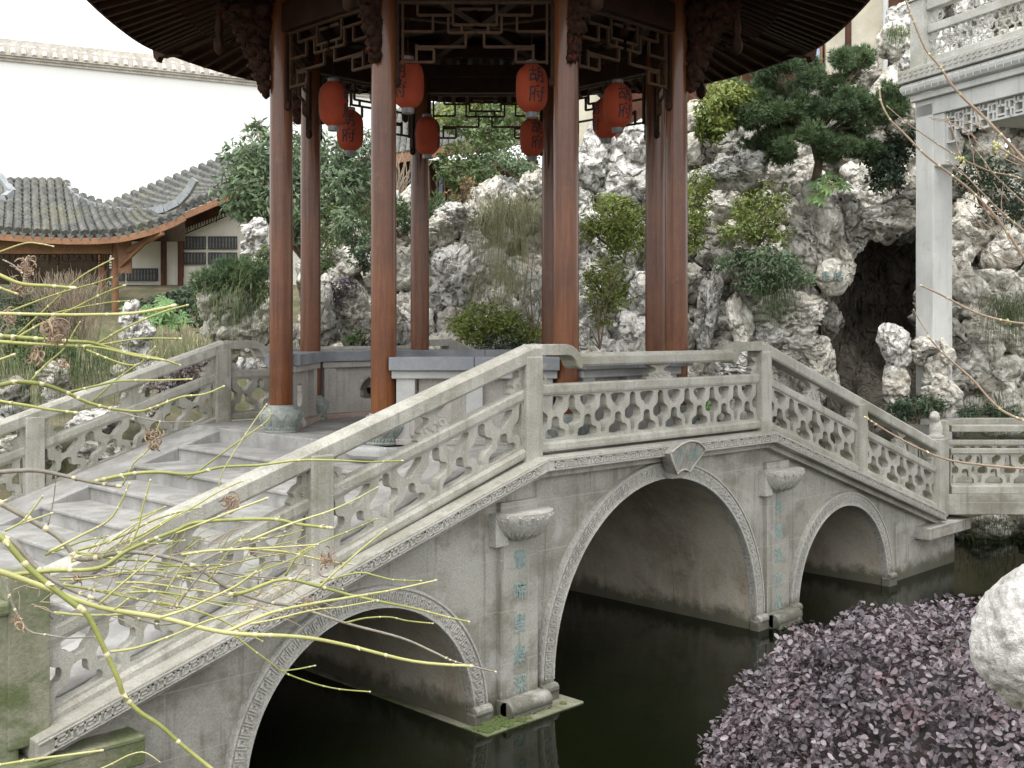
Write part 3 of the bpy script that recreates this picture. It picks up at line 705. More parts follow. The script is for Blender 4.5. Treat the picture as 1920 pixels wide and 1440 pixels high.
# roof
ER = 4.30; ZC, ZM = 6.60, 6.44
def eave(k, t):
    a = oc(k, ER); c = oc(k+1, ER); p = a.lerp(c, t)
    s_ = abs(2*t-1); ins = 1-.012*(1-s_**2)
    p = PC+(p-PC)*ins; p.z = ZM+(ZC-ZM)*s_**2.2; return p
def inner(k, t):
    a = oc(k, RC-.05); c = oc(k+1, RC-.05); p = a.lerp(c, t); p.z = 7.12; return p
for k in range(8):
    b = MB(); n = 15
    for j in range(n+1):
        t = (j+.5)/(n+1); p = inner(k, .5+(t-.5)*.98); q = eave(k, t)
        m_ = p.lerp(q, .66); m_.z -= .06
        b.tube([p-Vector((0, 0, .04)), m_-Vector((0, 0, .04))], .037, 8)
        m2 = p.lerp(q, .55); m2.z += .00
        b.bar(m2-Vector((0, 0, .02)), q-Vector((0, 0, .035)), .06, .055)
    rf_ = b.build('rafter', M['rafter'], pav); 
    # roof plane: boards under, tiles over
    b = MB(); nt = 12
    for (dz0, mt) in ((0, 0),):
        G = []
        for j in range(nt+1):
            t = j/nt; p = inner(k, t); q = eave(k, t); m_ = p.lerp(q, .6); m_.z -= .04
            apex = Vector((PC.x, PC.y, 9.6)); up = p.lerp(apex, .5); up.z -= .35
            G.append([apex, up, p+Vector((0, 0, .02)), m_+Vector((0, 0, .01)), q+Vector((0, 0, .005))])
        vs = [v for g_ in G for v in g_]+[v+Vector((0, 0, .12)) for g_ in G for v in g_]; m5 = 5; off = len(G)*m5; fs = []
        for j in range(nt):
            for i in range(4):
                a0 = j*m5+i; fs += [(a0, a0+1, a0+1+m5, a0+m5), (off+a0, off+a0+m5, off+a0+1+m5, off+a0+1)]
            fs.append((j*m5+4, off+j*m5+4, off+(j+1)*m5+4, (j+1)*m5+4))
        b.add(vs, fs)
    rp = b.build('roof_side', M['dark'], pav)
    b = MB()
    for j in range(40):
        q0, q1 = eave(k, j/40), eave(k, (j+1)/40); b.bar(q0+Vector((0, 0, .0)), q1+Vector((0, 0, .0)), .03, .10)
    b.build('eave_board', M['rafter'], rp)
    b = MB(); n = 20
    for j in range(n+1):
        t = (j+.5)/(n+1); q = eave(k, t); p = inner(k, .5+(t-.5)*.98); dv = (p-q).normalized()
        pts = [q+Vector((0, 0, .13))-dv*.05, q+Vector((0, 0, .13))+dv*1.0, p+Vector((0, 0, .16)), Vector((PC.x, PC.y, 9.6)).lerp(p, .5)+Vector((0, 0, -.2))]
        b.tube(pts, .055, 8)
    b.build('roof_tile', M['tile'], rp, smooth=True, angle=50)
    # corner hip beam with hooked end
    q = eave(k, 0); c = oc(k, RC, 7.05); dv = (q-c); dv.z = 0; dv.normalize()
    b = MB(); b.bar(c, q+dv*.02-Vector((0, 0, .04)), .10, .14)
    side = Vector((-dv.y, dv.x, 0))
    poly = [(.0, .03), (.10, .05), (.15, .0), (.13, -.10), (.08, -.16), (.05, -.10), (-.05, -.10), (-.25, -.10), (-.25, .03)]
    b.prism(poly, lambda u, v, d: tuple(q+dv*u+side*d+Vector((0, 0, v))), -.045, .045)
    b.build('hip_beam', M['rafter'], rp, bevel=.006)
b = MB(); b.lathe([(.25, 9.5), (.3, 9.7), (.15, 9.85), (.28, 10.1), (.1, 10.4), (.02, 10.7)], (PC.x, PC.y, 0), 16); b.build('roof_finial', M['ridge'], pav, smooth=True)

# ---- lanterns
def make_lantern():
    t = thing('lantern', 'x', 'lantern', (0, 0, 0), 'red paper lanterns hanging inside the pavilion')
    rx, hh = .152, .235; prof = []; n = 48; rows = 22; vs = []; 
    for i in range(rows+1):
        s_ = -1+2*i/rows; z = hh*s_; r = rx*(1-abs(s_)**3.6)**.5 if abs(s_) < 1 else 0
        r = max(r, .055)
        for k in range(n):
            a = 2*PI*k/n; rr = r*(1+.010*math.cos(a*24)); vs.append((rr*math.cos(a), rr*math.sin(a), z))
    fs = [(i*n+k, i*n+(k+1) % n, (i+1)*n+(k+1) % n, (i+1)*n+k) for i in range(rows) for k in range(n)]
    b = MB(); b.add(vs, fs); sh = b.build('lantern_shade', M['lantern'], t, smooth=True)
    for nm, z0, z1 in (('top_cap', hh-.012, hh+.03), ('bottom_cap', -hh-.045, -hh+.015)):
        b = MB(); b.lathe([(.058, z0), (.06, (z0+z1)/2), (.058, z1)], (0, 0, 0), 20); b.build(nm, M['metal'], t, smooth=True, angle=40)
    b = MB(); b.tube([(0, 0, hh+.02), (0, 0, hh+.95)], .006, 6); b.tube([(0, 0, hh+.02), (.03, 0, hh+.06), (0, 0, hh+.10), (-.03, 0, hh+.06), (0, 0, hh+.02)], .004, 5); b.build('cord', M['dark'], t)
    b = MB()
    for ang in (0, PI):
        for ch, z in (('胡', .095), ('府', -.085)):
            tv, tf = text_mesh(ch, .17, .0015, .0015)
            out = []
            for x, y, d in tv:
                zz = z+y; s_ = abs(zz/hh); r = rx*(1-s_**3.6)**.5+.004+d
                a = ang+x/rx; out.append((r*math.cos(a), r*math.sin(a), zz))
            b.add(out, tf)
    b.build('lettering', M['ink'], t, label='black characters on the red paper')
    return t
def copy_thing(root, loc, rz, label):
    r = root.copy(); COL.objects.link(r); r.location = loc; r.rotation_euler = (0, 0, rz); r['label'] = label
    for ch in list(root.children):
        c = ch.copy(); COL.objects.link(c); c.parent = r
        for g_ in list(ch.children):
            d_ = g_.copy(); COL.objects.link(d_); d_.parent = c
    return r
lan = make_lantern()
LL = [(626, 195, 11.7, -1.86, 'red lantern beside the leftmost pavilion column, its blank side turned to the viewer', 2.2),
      (656, 245, 12.9, -1.86, 'orange-lit lantern half hidden behind the leftmost lantern, black characters facing', -2.35),
      (767, 158, 10.8, -1.00, 'large lantern just right of the third column from left, partly behind the column', -2.9),
      (801, 255, 13.8, -1.04, 'lower lantern in front of the thin fourth column, no characters facing', 2.3),
      (998, 166, 10.8, .19, 'large upper lantern touching the middle orange column, characters facing', -2.05),
      (998, 258, 13.8, .25, 'smaller lantern right below the large one by the middle orange column', -1.95),
      (1158, 198, 11.7, 1.1, 'rightmost red lantern with black characters near its right edge', -1.9),
      (1137, 222, 12.9, 1.08, 'lantern mostly hidden behind the rightmost lantern, against the white rocks', -.3)]
for i, (x, y, F, R, lab, rz) in enumerate(LL):
    p = W(F, R, 3.1-(y-621)/FOC*F)
    if i == 0: lan.location = p; lan.rotation_euler = (0, 0, rz); lan['label'] = lab
    else: copy_thing(lan, p, rz, lab)

# ================================================================ SETTING
def ground_h(F, R):
    def ss(x, a, c):
        t = min(1, max(0, (x-a)/(c-a))); return t*t*(3-2*t)
    h = -1.0
    edge = 15.6 if R < -3.5 else (17.2 if R < 2 else 17.9)
    h = max(h, -1.0+2.3*ss(F, edge-1.0, edge+.4) + 1.3*ss(F, edge+1.5, edge+6) + 1.6*ss(F, 20, 26))
    if R < -3.2: h = max(h, -1.0+2.75*ss(-R, 3.2, 5.2)*ss(F, 13.4, 15.2)+.8*ss(F, 17, 21))
    # near bank under the viewer and the right foreground bush
    h = max(h, -1.0+2.6*(1-ss(F, 4.4, 6.3))*ss(R, .6, 1.6)); h = max(h, -1.0+2.4*(1-ss(F, 1.6, 3.0)))
    # bank carrying the near left end of the bridge
    X = (F+R)/S2; Y = (F-R)/S2
    h = max(h, -1.0+1.45*(1-ss(X, 1.4, 2.4)))
    return h
b = MB(); NF, NR = 110, 120; vs = []
for i in range(NF):
    F = -12+ (i/(NF-1))**1.4*90+ (0)
    for j in range(NR):
        R = -55+110*j/(NR-1) if False else math.copysign(abs(2*j/(NR-1)-1)**1.6*55, 2*j/(NR-1)-1)
        p = W(F, R, 0); z = ground_h(F, R)+.10*noise.noise(Vector((p.x*.8, p.y*.8, 0)))
        vs.append((p.x, p.y, z))
fs = [(i*NR+j, i*NR+j+1, (i+1)*NR+j+1, (i+1)*NR+j) for i in range(NF-1) for j in range(NR-1)]
b.add(vs, fs); b.build('ground', M['earth'], kind='structure', smooth=True)
b = MB(); b.add([(-60, -60, 0), (90, -60, 0), (90, 90, 0), (-60, 90, 0)], [(0, 1, 2, 3)]); b.build('pond_water', wm, kind='structure')

# ---------------------------------------------------------------- rocks
def ico(sub):
    import bmesh
    bm_ = bmesh.new(); bmesh.ops.create_icosphere(bm_, subdivisions=sub, radius=1)
    v = [v.co.copy() for v in bm_.verts]; f = np.array([[x.index for x in q.verts] for q in bm_.faces]); bm_.free(); return v, f
ICO = {k: ico(k) for k in (3, 4, 5)}
ICOA = {k: np.array([tuple(v) for v in ICO[k][0]]) for k in ICO}
def rock(name, c, rad, mt, par=None, sub=4, seed=0, rugged=1.0, rot=None, cells=True):
    vs, f = ICO[sub]; s = Vector((seed*3.17, seed*1.31, seed*7.7)); A_ = ICOA[sub]; n = len(vs)
    rz = Matrix.Rotation(random.uniform(0, 6.28) if rot is None else rot, 3, 'Z') @ Matrix.Rotation(random.uniform(-.25, .25), 3, 'X')
    rg = np.random.default_rng(int(seed*13+7)); K = 22
    pn = rg.normal(size=(K, 3)); pn /= np.linalg.norm(pn, axis=1)[:, None]; h = rg.uniform(.62, 1.0, K)
    dt = A_ @ pn.T; dd = np.where(dt > .05, h/np.maximum(dt, .05), 9.0); dd.sort(axis=1); pl = np.minimum(dd[:, 0]*.75+dd[:, 1]*.25, 1.25)
    base = .25+.75*pl if rugged > .5 else .75+.25*pl
    D = np.empty(n)
    for i, v in enumerate(vs):
        q = v*1.15+s
        d = .34*noise.noise(q*1.1)*rugged
        w = Vector((noise.noise(q*1.9), noise.noise(q*1.9+Vector((9, 0, 0))), noise.noise(q*1.9+Vector((0, 9, 0)))))
        q2 = Vector((q.x, q.y, q.z*1.7))
        cr = abs(noise.noise(q2*1.9+w*.9)); d -= .22*rugged*max(0, 1-cr*7)
        pit = noise.noise(q*2.6+w*.6); d -= .42*rugged*max(0, pit-.30)*2
        d += .06*noise.noise(q*5+w*2)*rugged+.035*noise.noise(q*11)*rugged
        D[i] = d
    R3 = np.array([list(r) for r in rz]); out = np.array(tuple(c))+(A_*np.array(rad)*(base+D)[:, None]) @ R3.T
    return quick(name, out, f, mt, par, smooth=True)

def top_line(pts, x):
    for (a, ya), (c, yc) in zip(pts[:-1], pts[1:]):
        if a <= x <= c: return ya+(yc-ya)*(x-a)/(c-a)
    return pts[-1][1] if x > pts[-1][0] else pts[0][1]
def wall_of_rocks(root, x0, x1, top, bottom, Ffun, step, mats, seed, skip=None, size=1.0):
    rr = random.Random(seed); n = 0; row = 0; out = []
    y = bottom
    while y > -40:
        xx = x0+(row % 2)*step*.5
        while xx < x1:
            px = xx+rr.uniform(-.28, .28)*step; py = y+rr.uniform(-.28, .28)*step
            if py > top_line(top, px)+step*.25 and not (skip and skip(px, py)):
                F = Ffun(px, py)+rr.uniform(-.15, .25); out.append((px, py, F, rr.random(), rr.random(), rr.random()))
            xx += step
        y -= step*.84; row += 1
    for i, (px, py, F, a, c, e) in enumerate(out):
        s_ = step/FOC*F*.62*size
        rad = (s_*(.8+.5*a), s_*(.8+.3*c), s_*(.75+.65*e))
        m_ = mats[int(a*997) % len(mats)]
        rock('boulder', P(px, py, F), rad, m_, root, 4, seed*100+i, 1.1)
    return len(out)
def backing(root, x0, x1, top, bottom, Ffun, skip=None, mt=None, off=.35):
    nx, ny = 60, 40; vs = []; fs = []
    for i in range(nx+1):
        px = x0+(x1-x0)*i/nx; t = top_line(top, px)+40
        for j in range(ny+1):
            py = bottom+(t-bottom)*j/ny; F = Ffun(px, py)+off
            p = P(px, py, F); q = noise.noise(Vector((px*.02, py*.02, 3)))*.35+noise.noise(Vector((px*.06, py*.06, 5)))*.15
            p += Vector((1, 1, 0))*q*.7; vs.append(p)
    for i in range(nx):
        for j in range(ny):
            px = x0+(x1-x0)*(i+.5)/nx; t = top_line(top, px)+40; py = bottom+(t-bottom)*(j+.5)/ny
            if skip and skip(px, py): continue
            a = i*(ny+1)+j; fs.append((a, a+ny+1, a+ny+2, a+1))
    b = MB(); b.add(vs, fs); b.build('rock_core', mt or M['rockdark'], root, smooth=True)

rkA = thing('rockery', 'pale grey lake-rock hill seen through the pavilion columns, covered with shrubs', 'rockery', W(18, -1.5, 1))
topA = [(590, 470), (640, 420), (690, 400), (760, 375), (830, 395), (870, 375), (915, 345), (945, 330), (1000, 325), (1060, 380), (1085, 400), (1110, 400), (1260, 400)]
FA = lambda x, y: 17.3+max(0, (700-y))/300*1.7+(x-600)/600*.6
wall_of_rocks(rkA, 590, 1230, topA, 735, FA, 66, [M['rock'], M['rock'], M['rockwhite'], M['rock']], 3, size=1.05)
backing(rkA, 560, 1250, topA, 800, FA)
# named big ones
for (x, y, rx, ry, F, m_, sd_) in ((925, 385, 42, 48, 18.2, 'rock', 1), (860, 405, 45, 30, 17.8, 'rockwhite', 2), (820, 440, 40, 30, 17.6, 'rock', 3), (860, 520, 48, 60, 17.2, 'rockwhite', 4),
                                 (1000, 360, 35, 45, 18.6, 'rock', 5), (740, 385, 32, 30, 18.6, 'rockwhite', 6), (660, 590, 50, 60, 17.1, 'rock', 7), (1010, 580, 35, 70, 17.5, 'rockwhite', 8)):
    rock('boulder', P(x, y, F), (rx/FOC*F*1.05, rx/FOC*F, ry/FOC*F*1.05), M[m_], rkA, 5, 40+sd_, 1.25)
rkT = thing('rock_tower', 'bright white stack of lake rocks rising behind the lanterns right of the middle orange column', 'rock stack', W(19, 1.7, 1.5))
topT = [(1080, 260), (1100, 240), (1150, 225), (1190, 235), (1260, 200)]
FT = lambda x, y: 18.2+max(0, 640-y)/400*.6
wall_of_rocks(rkT, 1080, 1215, topT, 735, FT, 56, [M['rockwhite']], 5, size=1.15)
backing(rkT, 1085, 1215, [(1080, 270), (1220, 270)], 800, FT, off=.3)
rkC = thing('rockery', 'tall rockery wall on the right with a dark cave mouth beside the marble pillar', 'rockery', W(19, 5, 1))
topC = [(1200, 300), (1290, 205), (1340, 160), (1420, 130), (1500, 120), (1600, 120), (1640, 110), (1720, 170), (1760, 238), (1930, 232)]
def cave(x, y):
    l = 1548-(y-600)*.02 if y > 560 else 1548+(560-y)*.40
    return l < x < 1738 and 425 < y < 790
FCf = lambda x, y: 18.0+max(0, (680-y))/300*1.6+(x-1300)/600*.5
wall_of_rocks(rkC, 1275, 1930, topC, 770, FCf, 72, [M['rock'], M['rock'], M['rockdark'], M['rock']], 8, skip=lambda x, y: cave(x, y) or (x > 1740 and False) or (1380 < x < 1700 and y < 255), size=1.08)
backing(rkC, 1240, 1950, topC, 800, FCf, skip=cave)
for (x, y, rx, ry, F, m_, sd_) in ((1380, 320, 62, 34, 17.7, 'rockwhite', 1), (1530, 430, 58, 85, 17.8, 'rock', 2), (1592, 430, 34, 52, 17.7, 'rockdark', 3), (1670, 405, 60, 32, 17.7, 'rock', 4),
                                 (1470, 590, 85, 45, 17.6, 'rock', 5), (1330, 570, 32, 75, 17.5, 'rockwhite', 6), (1500, 650, 48, 30, 17.4, 'rock', 7), (1440, 628, 26, 22, 17.0, 'rockwhite', 8),
                                 (1578, 512, 28, 34, 17.5, 'rock', 9), (1385, 600, 24, 50, 17.0, 'rock', 10), (1522, 700, 38, 60, 17.4, 'rock', 11), (1700, 388, 60, 30, 17.9, 'rockdark', 12), (1380, 690, 60, 24, 16.9, 'rockwhite', 13)):
    rock('boulder', P(x, y, F), (rx/FOC*F*1.1, rx/FOC*F*.8, ry/FOC*F*1.1), M[m_], rkC, 5, 60+sd_, 1.2)
ins = rock('boulder', P(1562, 520, 17.25), (.27, .16, .30), M['rock'], rkC, 4, 88, .35, rot=-.785)
b = MB()
fd = Vector((-1, -1, 0)).normalized(); rt = Vector((1, -1, 0)).normalized()
for ch, u in (('青', -.105), ('皓', .085)):
    tv, tf = text_mesh(ch, .16, .03); c0 = P(1562, 519, 17.03)
    b.add([tuple(c0+rt*(x+u)+Vector((0, 0, y))+fd*d) for x, y, d in tv], tf)
b.build('inscription', M['teal'], ins)
# cave chamber
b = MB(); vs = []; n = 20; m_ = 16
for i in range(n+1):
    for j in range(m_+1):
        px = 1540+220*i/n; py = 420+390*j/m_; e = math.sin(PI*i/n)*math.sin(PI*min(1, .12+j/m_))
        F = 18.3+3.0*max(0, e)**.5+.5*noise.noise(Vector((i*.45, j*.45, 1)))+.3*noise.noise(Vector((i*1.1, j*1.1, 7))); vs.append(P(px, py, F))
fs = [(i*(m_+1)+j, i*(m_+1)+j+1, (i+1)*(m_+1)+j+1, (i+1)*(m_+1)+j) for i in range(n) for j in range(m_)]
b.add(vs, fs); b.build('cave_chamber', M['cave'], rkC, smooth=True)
# standing stone and the rough stones beside the marble pillar
st = thing('standing_stone', 'slim pale standing stone in front of the cave mouth', 'standing stone', P(1685, 790, 16.2))
for (x, y, rx, ry, sd_) in ((1676, 640, 36, 34, 1), (1684, 668, 30, 30, 2), (1680, 725, 26, 45, 3)):
    rock('stone_block', P(x, y, 16.2), (rx/FOC*16.2*1.1, rx/FOC*16.2*.9, ry/FOC*16.2*1.15), M['rockwhite'] if sd_ < 3 else M['rock'], st, 4, 120+sd_, .8)
st2 = thing('standing_stone', 'knobbly grey stone pile leaning against the foot of the marble pillar', 'stone pile', P(1750, 790, 16.3))
for (x, y, rx, ry, sd_) in ((1735, 650, 28, 18, 1), (1765, 670, 22, 26, 2), (1752, 700, 24, 30, 3), (1760, 745, 34, 34, 4), (1725, 665, 16, 14, 5)):
    rock('stone_block', P(x, y, 16.1), (rx/FOC*16.2*1.15, rx/FOC*16.2, ry/FOC*16.2*1.2), M['rock'], st2, 4, 130+sd_, 1.2)
# left-hand rocks
def cluster(name, label, cat, items, F0):
    t = thing(name, label, cat, P(items[0][0], items[0][1]+items[0][3], F0))
    for i, (x, y, rx, ry, m_) in enumerate(items):
        s_ = F0/FOC; rock('boulder', P(x, y, F0+random.uniform(-.15, .15)), (rx*s_*1.08, rx*s_*.9, ry*s_*1.08), M[m_], t, 4, sum(map(ord, name+cat)) % 50+i*7+int(items[0][0]), 1.3)
    return t
cluster('rock_spire', 'slender pitted white rock standing left, above the far stair rail', 'rock', [(245, 595, 22, 26, 'rockwhite'), (262, 625, 26, 22, 'rockwhite'), (240, 640, 18, 22, 'rock'), (258, 665, 28, 24, 'rockwhite'), (282, 690, 28, 26, 'rockwhite'), (235, 700, 30, 22, 'rock'), (250, 740, 34, 30, 'rock')], 15.2)
cluster('rock_outcrop', 'rounded grey outcrop under the small pine left of the pavilion', 'rock', [(400, 565, 34, 28, 'rock'), (440, 575, 45, 30, 'rockdark'), (410, 610, 34, 36, 'rock'), (460, 620, 45, 30, 'rock'), (490, 600, 36, 50, 'rock'), (430, 660, 55, 34, 'rockdark'), (500, 670, 50, 34, 'rock'), (550, 640, 40, 50, 'rock'), (600, 620, 40, 60, 'rockdark')], 16.6)
cluster('white_rock', 'white pointed rock behind the leftmost column near the gallery wall', 'rock', [(478, 437, 24, 24, 'rockwhite'), (480, 470, 32, 24, 'rockwhite'), (490, 500, 26, 26, 'rock')], 18.2)
cluster('white_rock', 'white splintered rock seen through the far balustrade beside the leftmost column', 'rock', [(465, 690, 16, 20, 'rockwhite'), (480, 712, 20, 12, 'rockwhite')], 14.3)
cluster('bank_rocks', 'pale rocks on the pond bank at the far left', 'rocks', [(100, 700, 28, 22, 'rock'), (118, 692, 10, 18, 'rockwhite'), (30, 790, 60, 22, 'rockwhite'), (110, 740, 30, 24, 'rock'), (180, 790, 50, 24, 'rockwhite'), (270, 770, 46, 22, 'rock'), (20, 735, 40, 26, 'rockdark'), (340, 740, 40, 28, 'rock'), (60, 840, 60, 30, 'rock'), (220, 850, 60, 26, 'rockdark')], 14.6)
rock('white_boulder', P(1962, 1190, 3.0), (.165, .17, .20), M['boulder'], None, 5, 9, .42, rot=.4)
tag(bpy.context.scene.objects['white_boulder'], 'smooth pale grey boulder at the right edge beside the purple bush', 'boulder')

# ---------------------------------------------------------------- plants
def rand_dirs(n):
    v = RNG.normal(size=(n, 3)); return v/np.linalg.norm(v, axis=1)[:, None]
def leaves(name, blobs, n, ln, wd, mt, par, shape='leaf', up=.35, shell=.55, droop=0):
    """blobs: (centre, (rx, ry, rz)); leaves scattered through the outer part of every blob"""
    cs = []; ds = []
    vol = np.array([b_[1][0]*b_[1][1]*b_[1][2] for b_ in blobs])**.75; vol = vol/vol.sum()
    for (c, r), w_ in zip(blobs, vol):
        k = max(8, int(n*w_)); d = rand_dirs(k); rad = (shell+(1-shell)*RNG.random(k)**.6)
        # clumping: pull points towards a few clump centres
        nc = max(4, k//28); cc = rand_dirs(nc)*(.62+.35*RNG.random(nc))[:, None]; idx = RNG.integers(0, nc, k)
        p = d*rad[:, None]*.35+cc[idx]*(.72+.3*RNG.random(k))[:, None] if True else d*rad[:, None]
        ds.append(p/np.maximum(1e-3, np.linalg.norm(p, axis=1))[:, None]); cs.append(np.array(c)+p*np.array(r))
    c = np.vstack(cs); d = np.vstack(ds); k = len(c)
    nrm = d*.6+rand_dirs(k)*.7+np.array([0, 0, up]); nrm /= np.linalg.norm(nrm, axis=1)[:, None]
    t = rand_dirs(k)+d*.5+np.array([0, 0, -droop]); t -= nrm*(t*nrm).sum(1)[:, None]; t /= np.linalg.norm(t, axis=1)[:, None]
    s = np.cross(nrm, t); L_ = (ln*(.6+.7*RNG.random(k)))[:, None]; Wd = (wd*(.6+.7*RNG.random(k)))[:, None]
    if shape == 'oval':
        pts = [c, c+t*L_*.3+s*Wd*.5+nrm*Wd*.12, c+t*L_*.72+s*Wd*.42+nrm*Wd*.1, c+t*L_, c+t*L_*.72-s*Wd*.42+nrm*Wd*.1, c+t*L_*.3-s*Wd*.5+nrm*Wd*.12]
        v = np.stack(pts, 1).reshape(-1, 3); f = np.arange(k)[:, None]*6
        f = np.concatenate([f+np.array([[0, 1, 2, 3]]), f+np.array([[0, 3, 4, 5]])])
    else:
        pts = [c, c+t*L_*.45+s*Wd*.5+nrm*Wd*.1, c+t*L_, c+t*L_*.45-s*Wd*.5+nrm*Wd*.1]
        v = np.stack(pts, 1).reshape(-1, 3); f = np.arange(k)[:, None]*4+np.array([[0, 1, 2, 3]])
    return quick(name, v, f, mt, par)
def needles(name, blobs, n, ln, wd, mt, par):
    """tufts of needles radiating from shoot tips"""
    V = []; 
    vol = np.array([b_[1][0]*b_[1][1]*b_[1][2] for b_ in blobs])**.7; vol = vol/vol.sum()
    for (c, r), w_ in zip(blobs, vol):
        k = max(6, int(n*w_)); d = rand_dirs(k); d[:, 2] = d[:, 2]*.75+.2; tips = np.array(c)+d*np.array(r)*np.array([1, 1, 1.35])*(.35+.8*RNG.random(k))[:, None]
        for i in range(k):
            m_ = 15; a = d[i]+np.array([0, 0, .5])+rand_dirs(m_)*.95; a /= np.linalg.norm(a, axis=1)[:, None]
            L_ = (ln*(.6+.6*RNG.random(m_)))[:, None]; s = np.cross(a, rand_dirs(m_)); s /= np.linalg.norm(s, axis=1)[:, None]
            p0 = tips[i]+a*ln*.1; V.append(np.stack([p0-s*wd*.5, p0+s*wd*.5, p0+a*L_], 1).reshape(-1, 3))
    v = np.vstack(V); f = np.arange(len(v)).reshape(-1, 3); return quick(name, v, f, mt, par)
def blades(name, root, n, ln, wd, mt, par, spread=(1, 1), fall=1.0, rise=.4):
    """thin arching blades from an area around root"""
    V = []; F_ = []; m_ = 6
    for i in range(n):
        p = Vector(root)+Vector((random.gauss(0, spread[0]), random.gauss(0, spread[0]), random.gauss(0, spread[1])))
        a = random.uniform(0, 2*PI); h = Vector((math.cos(a), math.sin(a), 0)); L_ = ln*random.uniform(.5, 1.1)
        s = Vector((-h.y, h.x, 0)); base = len(V)
        for j in range(m_):
            t = j/(m_-1); q = p+h*L_*.45*t**.8+Vector((0, 0, L_*(rise*math.sin(PI*min(1, t*1.3))*.6-fall*t*t*.8))); w_ = wd*(1-t*.85)
            V += [q-s*w_/2, q+s*w_/2]
        for j in range(m_-1): k = base+2*j; F_.append((k, k+1, k+3, k+2))
    return quick(name, np.array([tuple(v) for v in V]), np.array(F_), mt, par)
def stems(par, base, blobs, mt, r=.03, n=3):
    b = MB(); base = Vector(base)
    for (c, rr) in blobs[:max(n, 1)]:
        c = Vector(c); mid = base.lerp(c, .5)+Vector((random.uniform(-.1, .1), random.uniform(-.1, .1), .05))
        b.tube([base, mid, c], [r, r*.7, r*.3], 6)
        for _ in range(5):
            e = c+Vector((random.gauss(0, rr[0]*.5), random.gauss(0, rr[0]*.5), random.gauss(0, rr[2]*.5))); b.tube([mid.lerp(c, random.random()), e], [r*.35, r*.12], 5)
    return b.build('branches', mt, par, smooth=True)
def B(x, y, F, rpx, ry=None):
    s_ = F/FOC*1.18; r = rpx*s_; rz = (ry or rpx)*s_*1.12; return (tuple(P(x, y, F)), (r, r*.8, rz))
def shrub(name, label, cat, bl, mt, n, ln, wd, kind='leaf', base=None, trunk=.025, group=None, **kw):
    c0 = Vector(bl[0][0]); bs = base or (c0-Vector((0, 0, bl[0][1][2]*1.3)))
    t = thing(name, label, cat, bs, group)
    if kind == 'needle': needles('foliage', bl, n, ln, wd, M[mt], t)
    else: leaves('foliage', bl, n, ln, wd, M[mt], t, shape=kind, **kw)
    stems(t, bs, bl, M['bark'], trunk, min(len(bl), 6)); return t
def tree(name, label, bl, mt, n, ln, wd, base, r, kind='leaf', **kw):
    t = thing(name, label, 'tree', base)
    if kind == 'needle': needles('crown', bl, n, ln, wd, M[mt], t)
    else: leaves('crown', bl, n, ln, wd, M[mt], t, shape=kind, **kw)
    b = MB(); base = Vector(base); c = sum((Vector(q[0]) for q in bl), Vector())/len(bl)
    fork = base.lerp(c, .55); b.tube([base, base.lerp(fork, .5)+Vector((.06, -.04, 0)), fork], [r, r*.8, r*.6], 10)
    for q, rr in (bl if len(bl) < 20 else bl[::3]):
        e = Vector(q); m_ = fork.lerp(e, .5)+Vector((0, 0, .08)); b.tube([fork, m_, e], [r*.45, r*.3, r*.1], 7)
        for _ in range(4): b.tube([m_.lerp(e, random.random()), e+Vector((random.gauss(0, rr[0]*.5), random.gauss(0, rr[0]*.5), random.gauss(0, rr[2]*.5)))], [r*.12, r*.04], 5)
    b.build('trunk', M['bark'], t, smooth=True); return t

tree('broadleaf_tree', 'grey-green broadleaf tree behind the leftmost columns, in front of the gallery roof',
     [B(480, 300, 21, 55, 45), B(455, 365, 20.5, 50, 36), B(545, 290, 21.5, 60, 50), B(610, 300, 21.5, 60, 45), B(500, 380, 20.5, 45, 34), B(640, 360, 21, 60, 46), B(560, 370, 21, 60, 46), B(670, 300, 21.5, 45, 45), B(600, 410, 20.6, 60, 34), B(480, 250, 21.5, 24, 18)],
     'leafgrey', 9500, .17, .055, W(20.8, -3.4, 2.2), .11, droop=.3)
_r = random.Random(21); pads = []
for (x, y, rx, ry, k) in ((1480, 140, 60, 26, 9), (1420, 185, 60, 26, 9), (1530, 190, 66, 26, 10), (1602, 128, 34, 16, 6), (1400, 215, 44, 26, 7), (1475, 225, 70, 30, 10), (1560, 225, 66, 30, 10), (1625, 195, 60, 22, 8), (1675, 205, 34, 20, 4), (1500, 275, 60, 22, 6), (1600, 275, 56, 20, 6), (1478, 110, 24, 10, 3), (1440, 265, 46, 18, 5)):
    for _ in range(k):
        pads.append(B(x+_r.uniform(-1, 1)*rx, y+_r.uniform(-1, 1)*ry, 17.4+_r.uniform(-.55, .45), _r.uniform(16, 27), _r.uniform(10, 14)))
tree('podocarpus_tree', 'large dark green cloud-pruned conifer on the right-hand rockery', pads, 'leafpine', 10500, .085, .016, P(1530, 340, 17.6), .08, kind='needle')
shrub('shrub', 'yellow-green shrub left of the dark conifer on top of the rockery', 'shrub', [B(1365, 185, 17.0, 44, 28), B(1340, 215, 16.9, 36, 30), B(1330, 250, 16.8, 26, 22)], 'leafyel', 2600, .09, .045)
shrub('shrub', 'dark leafy shrub between the conifer and the marble pillar', 'shrub', [B(1670, 300, 17.4, 40, 34), B(1695, 270, 17.5, 30, 30), B(1660, 335, 17.3, 36, 22), B(1640, 285, 17.5, 30, 22)], 'leafdark', 2300, .09, .045)
shrub('shrub', 'yellowish bush clinging to the rock left of the cave', 'shrub', [B(1420, 400, 17.0, 56, 36), B(1390, 435, 16.9, 42, 26), B(1445, 365, 17.1, 34, 24), B(1450, 430, 16.9, 34, 24)], 'leafyel', 2900, .07, .03)
